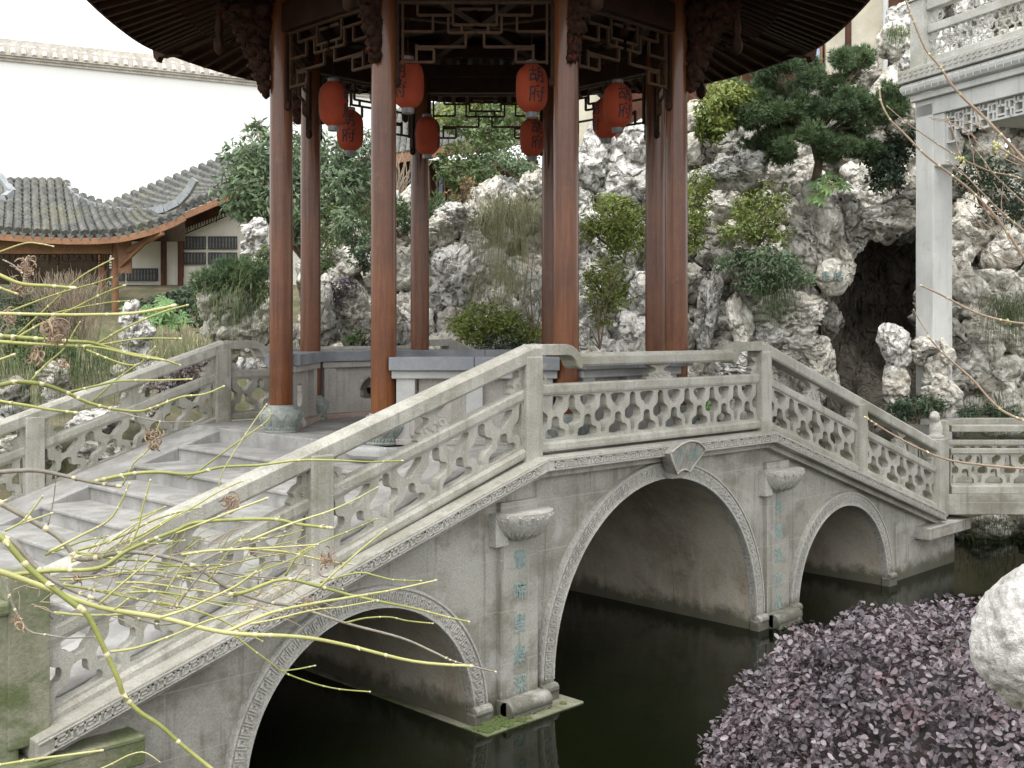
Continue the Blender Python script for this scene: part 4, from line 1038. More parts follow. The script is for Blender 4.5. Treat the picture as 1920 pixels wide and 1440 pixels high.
shrub('shrub', 'grey-green bush on the rock face below the yellowish bush', 'shrub', [B(1440, 500, 16.8, 62, 28), B(1375, 490, 16.9, 40, 18), B(1485, 512, 16.8, 42, 24), B(1420, 530, 16.8, 42, 20)], 'leafgrey', 3200, .09, .03)
shrub('shrub', 'bushy plant with yellow-green leaves and a red tip between the orange and the right-hand columns', 'shrub', [B(1150, 412, 17.1, 56, 32), B(1175, 450, 17.0, 44, 30), B(1118, 435, 17.1, 34, 22), B(1150, 385, 17.3, 34, 18), B(1190, 415, 17.1, 34, 26)], 'leafyel', 4200, .08, .032)
shrub('shrub', 'lower loose bush right of the middle orange column', 'shrub', [B(1140, 515, 16.9, 40, 34), B(1118, 545, 16.9, 30, 30), B(1160, 555, 16.9, 32, 24), B(1135, 590, 16.9, 26, 18)], 'leafyel', 2300, .07, .03)
shrub('shrub', 'light green bush at the foot of the rocks seen over the near stair rail', 'shrub', [B(905, 598, 16.2, 52, 26), B(880, 618, 16.2, 40, 20), B(950, 608, 16.2, 46, 22), B(990, 622, 16.3, 32, 18)], 'leafyel', 3300, .08, .03)
shrub('shrub', 'dark low plant beneath the light green bush', 'shrub', [B(935, 645, 16.2, 56, 18), B(985, 650, 16.2, 26, 12)], 'leafdark', 900, .1, .02)
shrub('juniper', 'low juniper between the third column and the thin fourth column', 'shrub', [B(750, 410, 18.0, 32, 20), B(815, 395, 18.2, 38, 16), B(700, 425, 17.6, 30, 18)], 'leafpine', 420, .10, .016, kind='needle')
shrub('shrub', 'grey-green shrub between the second and the third column', 'shrub', [B(660, 430, 17.2, 36, 26), B(680, 470, 17.0, 26, 22), B(645, 410, 17.4, 26, 18)], 'leafgrey', 1200, .09, .035)
shrub('shrub', 'tall thin green shrub right behind the second column', 'shrub', [B(620, 470, 18.5, 30, 34), B(622, 420, 18.8, 26, 30), B(610, 520, 18.2, 26, 26)], 'leaf', 1300, .09, .03)
shrub('shrub', 'purplish low shrub on the rocks between the second and the third column', 'shrub', [B(640, 540, 16.8, 34, 20), B(625, 565, 16.7, 24, 14)], 'leafpurple', 700, .06, .04)
shrub('ball_shrub', 'small clipped green ball beside the third column', 'shrub', [B(684, 492, 16.6, 14, 15)], 'leafdark', 260, .06, .03)
shrub('shrub', 'small green plant at the foot of the rocks beside the third column', 'shrub', [B(670, 637, 16.0, 18, 12)], 'leaf', 260, .08, .035)
shrub('shrub', 'yellowish climber on the rocks right of the rightmost column', 'shrub', [B(1305, 395, 17.3, 32, 36), B(1300, 440, 17.2, 30, 28), B(1310, 345, 17.5, 28, 30)], 'leafyel', 2100, .07, .03)
shrub('shrub', 'shrub with bare twiggy top behind the middle orange column', 'shrub', [B(970, 290, 19.2, 44, 26), B(990, 320, 19.0, 40, 18), B(930, 300, 19.4, 28, 18)], 'leafgrey', 1500, .09, .03)
shrub('shrub', 'dark bush right of the middle orange column, under the lanterns', 'shrub', [B(1093, 330, 19.0, 26, 34), B(1090, 300, 19.2, 22, 24)], 'leafdark', 900, .08, .03)
tree('maple_tree', 'bright yellow-green tree far behind the pavilion between the hanging lanterns', [B(880, 290, 21, 44, 34), B(860, 330, 20.6, 36, 26), B(920, 270, 21.2, 44, 30), B(880, 235, 22.5, 46, 26), B(950, 225, 22.5, 50, 26), B(840, 300, 21, 26, 22), B(905, 330, 20.4, 30, 18)], 'leaf', 4200, .12, .05, P(880, 420, 20.8), .06)
tree('background_tree', 'light green tree top behind the far roof frieze of the pavilion', [B(880, 200, 25, 60, 20), B(960, 205, 25, 60, 22), B(830, 225, 25, 40, 20), B(1010, 230, 25, 40, 24)], 'leafyel', 3000, .14, .07, P(930, 420, 25), .09)
shrub('dry_shrub', 'rust-brown dry shrub on the rock crest behind the pavilion', 'shrub', [B(865, 362, 18.6, 26, 16), B(880, 345, 18.6, 18, 12)], 'leafbrown', 700, .06, .015)
tree('pine_tree', 'small spreading pine left of the leftmost column', [B(405, 525, 16.4, 34, 12), B(440, 505, 16.6, 30, 12), B(375, 535, 16.4, 14, 6), B(430, 540, 16.5, 40, 12), B(470, 515, 16.6, 30, 14)], 'leafpine', 620, .10, .015, P(440, 590, 16.6), .05, kind='needle')
shrub('shrub', 'green bush with orange berries beside the leftmost column', 'shrub', [B(478, 520, 16.9, 32, 26), B(490, 560, 16.7, 28, 24), B(490, 480, 17.2, 22, 18)], 'leaf', 1300, .08, .03)
shrub('hedge', 'trimmed ivy hedge along the foot of the cream gallery wall', 'hedge', [B(340, 560, 18.0, 34, 12), B(365, 548, 18.2, 36, 12), B(300, 570, 17.8, 34, 12), B(385, 590, 17.5, 26, 30), B(350, 580, 17.8, 30, 16)], 'leafdark', 2200, .07, .045)
# palmate plants
def palmate(name, label, pts, F, s_=1.0):
    t = thing(name, label, 'plant', P(pts[0][0], pts[0][1]+30, F))
    V = []; FF = []
    for (x, y) in pts:
        c = P(x, y, F+random.uniform(-.15, .15)); nrm = Vector((-.5+random.uniform(-.3, .3), -.5+random.uniform(-.3, .3), .8)).normalized()
        t1 = nrm.orthogonal().normalized(); t2 = nrm.cross(t1); a0 = random.uniform(0, 6)
        for k in range(8):
            a = a0+k*2*PI/9; d = t1*math.cos(a)+t2*math.sin(a); s = nrm.cross(d); L_ = .15*s_*random.uniform(.85, 1.1)
            n0 = len(V); V += [c, c+d*L_*.6+s*.022*s_+nrm*.01, c+d*L_-nrm*.03*s_, c+d*L_*.6-s*.022*s_+nrm*.01]; FF.append((n0, n0+1, n0+2, n0+3))
    quick('leaf_fans', np.array([tuple(v) for v in V]), np.array(FF), M['leafbright'], t)
    b = MB(); base = Vector(t.location)
    for (x, y) in pts: b.tube([base, base.lerp(P(x, y, F), .6)+Vector((0, 0, .05)), P(x, y, F)], .006, 5)
    b.build('stalks', M['twig'], t)
palmate('fatsia', 'fatsia with big fingered bright leaves in front of the cream wall at left', [(random.gauss(300, 24), random.gauss(590, 12)) for _ in range(26)], 15.8)
palmate('fatsia', 'small fatsia with bright fingered leaves high on the right rockery', [(1545, 335), (1560, 328), (1575, 342), (1535, 362), (1550, 355), (1530, 345), (1585, 350), (1565, 350), (1525, 372), (1540, 378)], 17.0)
def grass(label, x, y, F, n, ln, m_='grass', sp=.25, **kw):
    t = thing('grass_tuft', label, 'grass', P(x, y, F)); blades('grass_blades', P(x, y, F), n, ln, .008, M[m_], t, (sp, sp*.5), **kw); return t
grass('pale weeping tuft hanging down the rock face left of the middle orange column', 955, 410, 17.0, 420, 1.5, 'grasspale', .2, rise=.5, fall=1.2)
grass('thin pale strands hanging lower on the rocks left of the middle orange column', 940, 520, 16.8, 200, 1.1, 'grasspale', .16, rise=.2, fall=1.2)
grass('dark hanging grass below the grey-green bush on the right rock face', 1450, 545, 16.8, 260, .7, 'grass', .15, rise=.3, fall=1.1)
grass('grass hanging over the outcrop left of the leftmost column', 440, 560, 16.2, 420, .75, 'grass', .3, rise=.3, fall=1.0)
grass('long dark grass at the waterside, far left under the maple twigs', 30, 700, 15.0, 500, .8, 'grass', .5, rise=.8, fall=.9)
grass('long green grass left of the slender white rock', 165, 690, 15.0, 500, .75, 'grass', .38, rise=.7, fall=.9)
grass('dry pale grass on the bank right of the slender white rock', 330, 660, 15.6, 380, .6, 'grasspale', .35, rise=.6, fall=.9)
grass('dark grass hanging on the rocks right of the marble pillar', 1890, 580, 17.6, 300, .8, 'grass', .2, rise=.4, fall=1.1)
grass('dark grass tuft on the shaded rock right of the marble pillar, lower one', 1850, 780, 16.9, 260, .5, 'grass', .3, rise=.6, fall=.8)
grass('grass tuft high on the rocks behind the stone terrace', 1680, 65, 18.6, 160, .4, 'grass', .1, rise=.6, fall=.8)
for i, (x, y) in enumerate(((1150, 690), (1000, 690))):
    pass
shrub('shrub', 'dark fern-like shrub at the foot of the marble pillar', 'shrub', [B(1715, 765, 15.9, 46, 16), B(1745, 755, 15.9, 34, 16), B(1690, 770, 15.9, 30, 12)], 'leafdark', 1200, .09, .03)
shrub('shrub', 'bushy dark plant behind the zigzag bridge at the right edge', 'shrub', [B(1830, 775, 16.4, 40, 14), B(1880, 780, 16.4, 34, 14)], 'leafdark', 700, .08, .03)
shrub('shrub', 'shaded shrub under the stone terrace right of the marble pillar', 'shrub', [B(1840, 330, 18.2, 60, 34), B(1890, 380, 18.2, 50, 40), B(1800, 320, 18.4, 26, 24)], 'leafdark', 1800, .09, .04)
shrub('shrub', 'round green shrub on the bank at the far left', 'shrub', [B(70, 655, 15.2, 44, 24), B(110, 665, 15.1, 34, 20), B(30, 640, 15.3, 34, 20)], 'leaf', 1500, .07, .035)
shrub('shrub', 'dark clipped shrub in front of the left house', 'shrub', [B(30, 560, 17, 50, 20), B(80, 600, 16.8, 40, 20), B(20, 610, 16.6, 40, 24)], 'leafdark', 1200, .08, .03)
shrub('purple_shrub', 'dull purple shrub behind the far stair rail', 'shrub', [B(360, 690, 14.4, 50, 20), B(320, 720, 14.3, 40, 20), B(395, 715, 14.3, 26, 14)], 'leafpurple', 1300, .05, .035)
shrub('small_plant', 'small green potted-size plant seen through the middle balustrade', 'plant', [B(1325, 775, 15.8, 14, 18)], 'leafbright', 260, .07, .03)
# bare twiggy shrub
t = thing('bare_shrub', 'bare brown twiggy shrub in front of the left house', 'shrub', P(125, 640, 17))
b = MB()
for i in range(170):
    p = P(125+random.gauss(0, 28), 640, 17); pts = [p]; dv = Vector((random.gauss(0, .22), random.gauss(0, .22), 1))
    for j in range(4):
        p = p+dv*.30*random.uniform(.7, 1); pts.append(p); dv = (dv+Vector((random.gauss(0, .16), random.gauss(0, .16), 0)))
    b.tube(pts, [.008, .007, .006, .004, .002], 4)
b.build('twigs', M['thin'], t)
t = thing('bare_tree', 'small leafless tree in front of the blue windows behind the thin fourth column', 'tree', P(745, 380, 20))
b = MB()
for i in range(26):
    p = P(745+random.gauss(0, 3), 385, 20); pts = [p]; dv = Vector((random.gauss(0, .3), random.gauss(0, .3), 1))
    for j in range(4): p = p+dv*.30*random.uniform(.6, 1); pts.append(p); dv = dv+Vector((random.gauss(0, .25), random.gauss(0, .25), 0))
    b.tube(pts, [.014, .012, .01, .007, .003], 4)
b.build('branches', M['thin'], t)
for lab, base, tips in (('leafless twiggy bush left of the middle orange column', (1000, 640), [(960, 540), (990, 500), (1010, 560), (970, 590), (940, 570), (1015, 600), (1000, 470)]),
                        ('thin bare sapling right of the middle orange column', (1125, 655), [(1135, 560), (1150, 520), (1075, 600), (1175, 510), (1090, 640), (1110, 580)])):
    t = thing('bare_sapling', lab, 'sapling', P(*base, 16.2)); b = MB()
    for (x, y) in tips:
        a = P(*base, 16.2); c = P(x, y, 16.2+random.uniform(-.3, .3)); m_ = a.lerp(c, .5)+Vector((random.uniform(-.1, .1), random.uniform(-.1, .1), .1)); b.tube([a, m_, c], [.012, .008, .003], 5)
        for _ in range(4): e = m_.lerp(c, random.random()); b.tube([e, e+Vector((random.gauss(0, .12), random.gauss(0, .12), random.uniform(0, .25)))], [.004, .002], 4)
    b.build('branches', M['bark'], t)

# purple bush, foreground right
pb = thing('purple_bush', 'large rounded purple-leaved bush in the right foreground', 'bush', W(4.3, 1.5, 1.4))
def dome_leaves(c, r, n, ln, wd, shell0, mt, nm):
    d = rand_dirs(n); d[:, 2] = np.abs(d[:, 2])*1.05-.12; d = np.sign(d)*np.abs(d)**.9; d /= np.linalg.norm(d, axis=1)[:, None]
    lump = np.array([1+.07*noise.noise(Vector(x)*2.2)+.09*noise.noise(Vector(x)*7)+.05*noise.noise(Vector(x)*16) for x in d])
    p = np.array(c)+d*np.array(r)*(lump*(shell0+(1.03-shell0)*RNG.random(n)**.5))[:, None]
    nrm = d*.35+rand_dirs(n)*.85+np.array([0, 0, .6]); nrm /= np.linalg.norm(nrm, axis=1)[:, None]
    t = rand_dirs(n)+d*.9; t -= nrm*(t*nrm).sum(1)[:, None]; t /= np.linalg.norm(t, axis=1)[:, None]; s = np.cross(nrm, t)
    L_ = (ln*(.6+.6*RNG.random(n)))[:, None]; Wd = (wd*(.65+.6*RNG.random(n)))[:, None]; cv = nrm*Wd*.16
    pts = [p, p+t*L_*.25+s*Wd*.4+cv, p+t*L_*.6+s*Wd*.5+cv, p+t*L_*.88+s*Wd*.26, p+t*L_*.98, p+t*L_*.88-s*Wd*.26, p+t*L_*.6-s*Wd*.5+cv, p+t*L_*.25-s*Wd*.4+cv]
    v = np.stack(pts, 1).reshape(-1, 3); f = np.arange(n)[:, None]*8
    f = np.concatenate([f+np.array([[0, 1, 2, 3]]), f+np.array([[0, 3, 4, 5]]), f+np.array([[0, 5, 6, 7]])])
    return quick(nm, v, f, mt, pb)
BC = W(4.35, 1.72, 1.09); BR = (.97, .97, .90)
dome_leaves(BC, BR, 40000, .030, .018, .80, M['leafpurple'], 'foliage')
b = MB()
for i in range(420):
    d = rand_dirs(1)[0]; d[2] = abs(d[2])*.9+.05; e = Vector(BC)+Vector((d[0]*BR[0], d[1]*BR[1], d[2]*BR[2]))*.97; a = Vector(BC)+Vector((d[0]*.35, d[1]*.35, d[2]*.3-.2))
    m_ = a.lerp(e, .6)+Vector((random.gauss(0, .03), random.gauss(0, .03), 0)); b.tube([a, m_, e], [.007, .004, .0015], 4)
b.build('branches', M['bark'], pb)
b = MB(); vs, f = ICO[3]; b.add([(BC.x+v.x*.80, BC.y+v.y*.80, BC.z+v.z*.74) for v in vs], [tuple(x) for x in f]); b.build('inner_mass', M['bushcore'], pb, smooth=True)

# ================================================================ BUILDINGS
# white garden wall with tiled coping, far left
wl = thing('garden_wall', 'tall overexposed white garden wall with a tiled coping at upper left', 'wall', W(30, -14, 2))
a = Vector(P(-420, 621, 27.7)); c = Vector(P(760, 621, 35.25)); a.z = c.z = 0; d = (c-a).normalized(); o_ = Vector((d.y, -d.x, 0)); L = (c-a).length
def T(u, w, z): p = a+d*u+o_*w; return (p.x, p.y, z)
ZW = 10.28
b = MB(); b.box(0, L, -.2, .2, 0, ZW, T); b.build('wall', M['whitewall'], wl)
b = MB(); b.box(0, L, -.28, .28, ZW, ZW+.07, T); b.box(0, L, -.34, .34, ZW+.07, ZW+.13, T); b.box(0, L, -.12, .12, ZW+.42, ZW+.62, T); cp = b.build('coping', M['cope'], wl)
b = MB(); n = int(L/.26)
for i in range(n):
    u = (i+.5)*.26; b.tube([T(u, .40, ZW+.16), T(u, .1, ZW+.45)], .065, 7)
b.build('coping_tiles', M['cope'], cp, smooth=True, angle=50)
b = MB(); b.box(0, L, .0, .40, ZW+.131, ZW+.15, T); b.box(0, L, -.15, .27, ZW+.151, ZW+.415, T); b.build('coping_bed', M['cope'], cp)

def tiled_roof(root, G, ncol, r=.09, mt='tile', seg=7, scallop=True):
    """G(s, t): s along the eave 0..1, t from eave (0) to ridge (1)"""
    b = MB(); ns, nt = max(ncol, 2), 8; vs = [G(i/ns, j/nt) for i in range(ns+1) for j in range(nt+1)]
    fs = [(i*(nt+1)+j, (i+1)*(nt+1)+j, (i+1)*(nt+1)+j+1, i*(nt+1)+j+1) for i in range(ns) for j in range(nt)]
    b.add(vs, fs); b.add([v-Vector((0, 0, .08)) for v in vs], [tuple(reversed(f)) for f in fs]); rb = b.build('roof', M[mt], root)
    b = MB(); rr = random.Random(ncol)
    for i in range(ncol):
        s = (i+.5)/ncol; m_ = 26; pts = []; rd = []
        for j in range(m_+1):
            t = j/m_; p = Vector(G(s, t)); q = Vector(G(min(1, s+.02), t)); pts.append(p+Vector((rr.uniform(-.006, .006), rr.uniform(-.006, .006), .02))); rd.append(r*(.80 if j % 2 else 1.06)*rr.uniform(.95, 1.05))
        b.tube(pts, rd, seg)
    b.build('cover_tiles', M[mt], rb)
    b = MB()
    for i in range(ncol+1):       # hanging drip tiles
        s = i/ncol; p = Vector(G(s, 0)); q = Vector(G(min(1, s+.4/ncol), 0)); q0 = Vector(G(max(0, s-.4/ncol), 0)); dv = (p-Vector(G(s, .1))).normalized()*.03
        b.add([q0+dv, q+dv, p+dv*1.4-Vector((0, 0, r*1.3))], [(0, 1, 2)]); b.add([q0, q, p-Vector((0, 0, r*1.3))], [(2, 1, 0)])
    b.build('drip_tiles', M[mt], rb)
    return rb
# left kiosk-like house
hs_ = thing('garden_house', 'house at far left with an upswept grey tile roof and an orange-brown timber front', 'house', W(23, -9.5, 2.3))
FH = 22.5
ew = [(-260, 395), (-200, 415), (-100, 428), (0, 432), (60, 437), (120, 440), (180, 440), (230, 436), (280, 424), (320, 410), (346, 396)]
def eavept(s):
    x = -260+606*s
    return Vector(P(x, top_line(ew, x), FH-1.0*0))
def houseroof(s, t):
    e = eavept(s); x = -260+606*s
    # hip line on the right: columns end where they meet it
    rt_ = [(-260, 395), (-100, 345), (25, 340), (120, 340), (146, 366), (200, 386), (260, 392), (310, 386), (346, 372)]
    xt = x-(.16*(1 if x > 40 else -1)*abs(x-40))*1.0 if True else x
    yt = top_line(rt_, xt+ (0)); yt = min(yt, top_line(ew, x)-12)
    T_ = Vector(P(xt, yt, FH+ (440-yt)/100*1.7))
    p = e.lerp(T_, t); p.z -= .10*math.sin(PI*t)*min(1, (e-T_).length); return p
tiled_roof(hs_, houseroof, 34, .085)
b = MB()
hip = [(122, 338), (130, 352), (146, 368), (172, 380), (205, 388), (245, 393), (280, 393), (310, 387), (335, 374), (352, 356), (366, 332)]
pts = [Vector(P(x, y, FH+(440-y)/100*1.7-.05 if x < 300 else FH+.4-(x-300)*.004)) for x, y in hip]
for q0, q1 in zip(pts[:-1], pts[1:]): b.bar(q0-Vector((0, 0, .05)), q1-Vector((0, 0, .05)), .10, .15)
b.build('hip_ridge', M['ridge'], hs_)
b = MB(); pts2 = [Vector(P(x, y, FH+(440-y)/100*1.7-.05)) for x, y in ((-5, 330), (8, 345), (22, 362), (10, 372), (-40, 385), (-120, 388))]
for q0, q1 in zip(pts2[:-1], pts2[1:]): b.bar(q0, q1, .16, .16)
b.build('hip_ridge', M['ridge'], hs_)
b = MB()
for i in range(30):
    p, q = eavept(i/30), eavept((i+1)/30); b.bar(p-Vector((0, 0, .13)), q-Vector((0, 0, .13)), .05, .13)
b.build('eave_board', M['hwood'], hs_)
fd = Vector((1, 1, 0)).normalized(); rt = Vector((1, -1, 0)).normalized()
def HB(b, x0, x1, y0, y1, F, dep):
    p = P(x0, y1, F); q = P(x1, y0, F); 
    vs = []
    for dd in (0, dep):
        for (u, z) in ((p, p.z), (q, p.z), (q, q.z), (p, q.z)): vs.append(Vector((u.x, u.y, z))+fd*dd)
    b.add(vs, [(0, 1, 2, 3), (7, 6, 5, 4), (0, 4, 5, 1), (1, 5, 6, 2), (2, 6, 7, 3), (3, 7, 4, 0)])
F1 = FH+.7
b = MB(); HB(b, -260, 210, 452, 476, F1, .2); b.build('lintel_beam', M['hwood'], hs_, bevel=.01)
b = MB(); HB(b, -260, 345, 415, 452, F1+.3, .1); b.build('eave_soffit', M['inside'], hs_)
for x in (210, 185, -110): 
    b = MB(); F_ = F1+.1 if x != 185 else F1+1.6; yb = 650
    b.tube([P(x+6, yb, F_), P(x+6, 452, F_)], 6.5/FOC*F_, 16); b.build('column', M['hwood'], hs_, smooth=True, angle=40)
b = MB()
def LB(x0, x1, y0, y1): HB(b, x0, x1, y0, y1, F1+.06, .05)
LB(-110, 208, 476, 478); LB(-110, 208, 488, 490)
for x in range(-105, 205, 11): LB(x, x+1.5, 478, 488 if (x//11) % 3 else 482); 
for x in range(-100, 200, 22): LB(x, x+10, 482, 483.5)
LB(90, 92, 478, 496); LB(108, 110, 478, 496); LB(90, 110, 494, 496); LB(96, 104, 484, 486)
for i, (xa, yb) in enumerate(((172, 490), (180, 495), (188, 500), (196, 508))): LB(xa, 208, yb-1.5, yb); LB(xa, xa+1.5, 478, yb)
b.build('lattice_frieze', M['lattice'], hs_)
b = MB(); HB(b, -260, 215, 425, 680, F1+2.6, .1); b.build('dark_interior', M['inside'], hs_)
b = MB()
for x0, x1, y0, y1 in ((-110, 205, 598, 601), (-110, 205, 612, 615), (-110, 205, 632, 636)): HB(b, x0, x1, y0, y1, F1, .06)
for x in range(-105, 205, 24): HB(b, x, x+3, 598, 640, F1, .05)
b.build('railing', M['thin'], hs_)
b = MB()   # carved wing under the corner
HB(b, 222, 246, 452, 512, F1-.1, .06); b.bar(P(240, 470, F1-.1), P(305, 436, F1-.7), .08, .10); b.bar(P(225, 500, F1-.1), P(290, 438, F1-.6), .05, .06)
b.build('carved_wing', M['hwood'], hs_)
# gallery climbing to the right
gl = thing('gallery', 'cream-walled covered gallery whose tiled roof climbs towards the tree', 'gallery', W(24, -8, 2.4))
F2 = 24.5
def groof(s, t):
    xe = 250+330*s; ye = 431-(xe-250)*.42; xt = xe-118+20*s; yt = ye-(105 if True else 0)*(.36+.64*min(1, .8))*.62
    yt = 383-(xt-205)*.395
    e = Vector(P(xe, ye, F2)); T_ = Vector(P(xt, yt, F2+2.4)); return e.lerp(T_, t)-Vector((0, 0, .12*math.sin(PI*t)))
tiled_roof(gl, groof, 22, .10)
b = MB()
for i in range(20):
    p, q = groof(i/20, 0), groof((i+1)/20, 0); b.bar(p-Vector((0, 0, .17)), q-Vector((0, 0, .17)), .06, .14)
b.build('eave_board', M['hwood'], gl)
F3 = F2+.9
b = MB(); poly = [(205, 650), (205, 440), (300, 440), (345, 412), (470, 370), (620, 320), (620, 650)]
b.prism(poly, lambda u, v, d: tuple(Vector(P(u, v, F3))+fd*d), 0, .3); b.build('wall', M['plaster'], gl)
for (x0, x1, y0, y1) in ((343, 385, 443, 467), (390, 444, 443, 467), (343, 385, 473, 496), (390, 444, 473, 496), (237, 295, 503, 527), (237, 295, 534, 557), (205, 233, 503, 527), (205, 233, 534, 557), (620, 655, 443, 470)):
    if x0 > 600: continue
    b = MB(); HB(b, x0, x1, y0, y1, F3-.05, .12); fr = b.build('inscribed_slab', M['black'], gl)
    b = MB()
    for k in range(int((x1-x0)/6)):
        for (ya_, yb_) in ((y0+3, y1-3),):
            q = ya_
            while q < yb_-1:
                HB(b, x0+3+k*6, x0+3+k*6+2.0, q, q+1.2, F3-.056, .004); q += 2.4
    b.build('carved_lines', M['ridge'], fr)
for x in (302, 334, 464, 572):
    b = MB(); b.tube([P(x+5, 640, F3-.15), P(x+5, 420 if x < 400 else 370, F3-.15)], 5.5/FOC*F3, 14); b.build('column', M['hdark'], gl, smooth=True, angle=40)
b = MB(); b.bar(P(300, 434, F3-.2), P(470, 372, F3-.2), .1, .22); b.build('tie_beam', M['hdark'], gl)
b = MB()
for i in range(16):
    x = 345+i*5; y = 425-(x-345)*.36; HB(b, x, x+1.3, y, y+13-(i % 4)*2, F3-.25, .03)
b.bar(P(344, 440, F3-.24), P(425, 405, F3-.24), .03, .02); b.build('lattice_frieze', M['lattice'], gl)

# dwellings behind the rockery
bk = thing('red_pavilion', 'dim red-brown hall with blue panes seen far behind between the pavilion columns', 'hall', W(27, -2, 3))
FB = 27
b = MB(); HB(b, 640, 1010, 300, 470, FB+.3, .2); b.build('wall', M['hdark'], bk)
for i, x in enumerate(range(650, 900, 14)):
    b = MB(); HB(b, x, x+2.5, 320, 420, FB+.1, .1); b.build('mullion', M['hwood'], bk)
for x in (745, 820, 764): 
    b = MB(); HB(b, x+3, x+10, 330, 400, FB+.2, .05); b.build('pane', M['blue'], bk)
b = MB(); HB(b, 815, 850, 378, 400, FB, .05); b.build('lattice_rail', M['ridge'], bk)
b = MB()
for x in (655, 705): HB(b, x-25, x-15, 340, 480, FB-.2, .2)
b.build('dark_post', M['hdark'], bk)
def broof(s, t):
    xe = 690+300*s; ye = 268+60*(1-abs(2*s-1))*.0+ (xe-690)*-.0+ (0); ye = 300-(xe-690)*.15; e = Vector(P(xe, ye, FB-1)); T_ = Vector(P(xe+10, ye-85, FB+2)); return e.lerp(T_, t)
tiled_roof(bk, broof, 26, .08)
b = MB(); b.bar(P(690, 306, FB-1), P(990, 261, FB-1), .1, .2); b.build('eave_board', M['hwood'], bk)
hl = thing('upper_hall', 'tall hall with beige panels and blue glazed windows above the right rockery', 'hall', W(24, 5, 5))
FU = 23.5
b = MB(); HB(b, 1080, 1760, -60, 420, FU+.4, .2); b.build('wall', M['hdark'], hl)
for (x0, x1, y0, y1, m_) in ((1500, 1530, -60, 80, 'beige'), (1548, 1590, -60, 140, 'beige'), (1597, 1655, -60, 150, 'beige'), (1468, 1482, 75, 130, 'beige'), (1086, 1128, 60, 330, 'beige')):
    b = MB(); HB(b, x0, x1, y0, y1, FU+.25, .1); b.build('panel', M[m_], hl)
for (x0, x1, y0, y1, m_) in ((1512, 1538, 84, 135, 'paleblue'), (1428, 1446, 105, 160, 'blue'), (1356, 1374, 125, 180, 'blue'), (1340, 1352, 130, 180, 'blue')):
    b = MB(); HB(b, x0, x1, y0, y1, FU+.22, .05); w_ = b.build('window', M[m_], hl)
    b = MB(); HB(b, x0-4, x0, y0-4, y1+4, FU+.18, .1); HB(b, x1, x1+4, y0-4, y1+4, FU+.18, .1); HB(b, x0, x1, y0-4, y0, FU+.18, .1); HB(b, x0, x1, y1, y1+4, FU+.18, .1); b.build('frame', M['hwood'], w_)
for x in (1418, 1590, 1490, 1660, 1374, 1130):
    b = MB(); b.tube([P(x, 430, FU), P(x, -60, FU)], 5.5/FOC*FU, 14); b.build('column', M['hdark'] if x != 1660 else M['marble'], hl, smooth=True, angle=40)

# marble terrace at the right
te = thing('stone_terrace', 'pale marble terrace on a square pillar with openwork balustrade at upper right', 'terrace', P(1745, 760, 16.5))
FP = 16.5; A = Vector(P(1697, 621, FP)); A.z = 0
ang = math.atan((104-960)/FOC)    # its front runs back to the left
dirp = (fd*math.cos(ang)+rt*math.sin(ang)).normalized()*-1; nrm = Vector((dirp.y, -dirp.x, 0))
if nrm.dot(fd) > 0: nrm = -nrm
def TT(u, w, z): p = A+dirp*u-nrm*w; return (p.x, p.y, z)    # w > 0 is behind the face
zt = 3.1+(621-190)/FOC*FP
# pillar squares up with the viewer's side of the terrace
b = MB(); b.box(.15, .50, .06, .42, .5, zt-.10, TT); b.build('pillar', M['marble'], te, bevel=.012)
b = MB(); b.box(.10, 9, .0, 2.6, zt-.04, zt+.05, TT); b.build('entablature', M['marble'], te, bevel=.01)
b = MB(); b.box(.14, 9, .06, 2.6, zt-.28, zt-.04, TT); b.box(.5, .70, .08, .36, zt-1.02, zt-.28, TT); b.build('architrave', M['marble'], te, bevel=.008)
b = MB()
pp = [(0, 0), (-.06, .02), (-.09, .07), (-.10, .12), (-.07, .17), (0, .18)]
vs = [TT(u+w*1.0*(1 if u < 1 else 0), w, zt+.05+z) for u in (.09, 9) for w, z in pp]; n = len(pp)
b.add(vs, [(i, i+1, i+1+n, i+n) for i in range(n-1)]+[tuple(range(n)), tuple(range(2*n-1, n-1, -1))])
for k in range(60):
    u = .12+k*.13; b.box(u, u+.006, -.104, -.09, zt+.08, zt+.2, TT)
b.build('petal_cornice', M['marble'], te, smooth=False)
b = MB(); b.box(-.03, 9, -.12, 2.6, zt+.235, zt+.42, TT); b.build('floor_slab', M['lichen'], te, bevel=.01)
b = MB()
for k in range(70):
    u = .0+k*.11; b.box(u, u+.07, -.130, -.12, zt+.36, zt+.375, TT); b.box(u+.055, u+.07, -.130, -.12, zt+.31, zt+.375, TT); b.box(u, u+.05, -.130, -.12, zt+.30, zt+.312, TT)
b.build('fret_carving', M['lichen'], te)
z0 = zt+.42
b = MB(); b.box(.10, .36, .0, .26, z0, z0+1.0, TT); b.box(.07, .39, -.03, .29, z0+1.0, z0+1.02, TT); po = b.build('post', M['lichen'], te, bevel=.01)
b = MB(); vs = [TT(.08, -.02, z0+1.02), TT(.38, -.02, z0+1.02), TT(.38, .28, z0+1.02), TT(.08, .28, z0+1.02), TT(.23, .13, z0+1.18)]; b.add(vs, [(0, 1, 4), (1, 2, 4), (2, 3, 4), (3, 0, 4), (3, 2, 1, 0)]); b.build('cap', M['lichen'], po)
b = MB(); b.box(.36, 9, .06, .20, z0+.83, z0+1.0, TT); b.build('handrail', M['lichen'], te, bevel=.01)
b = MB(); b.box(.36, 9, .08, .18, z0+.50, z0+.62, TT); b.build('middle_rail', M['lichen'], te, bevel=.01)
b = MB(); b.box(.36, 9, .06, .20, z0, z0+.14, TT); b.build('bottom_rail', M['lichen'], te, bevel=.01)
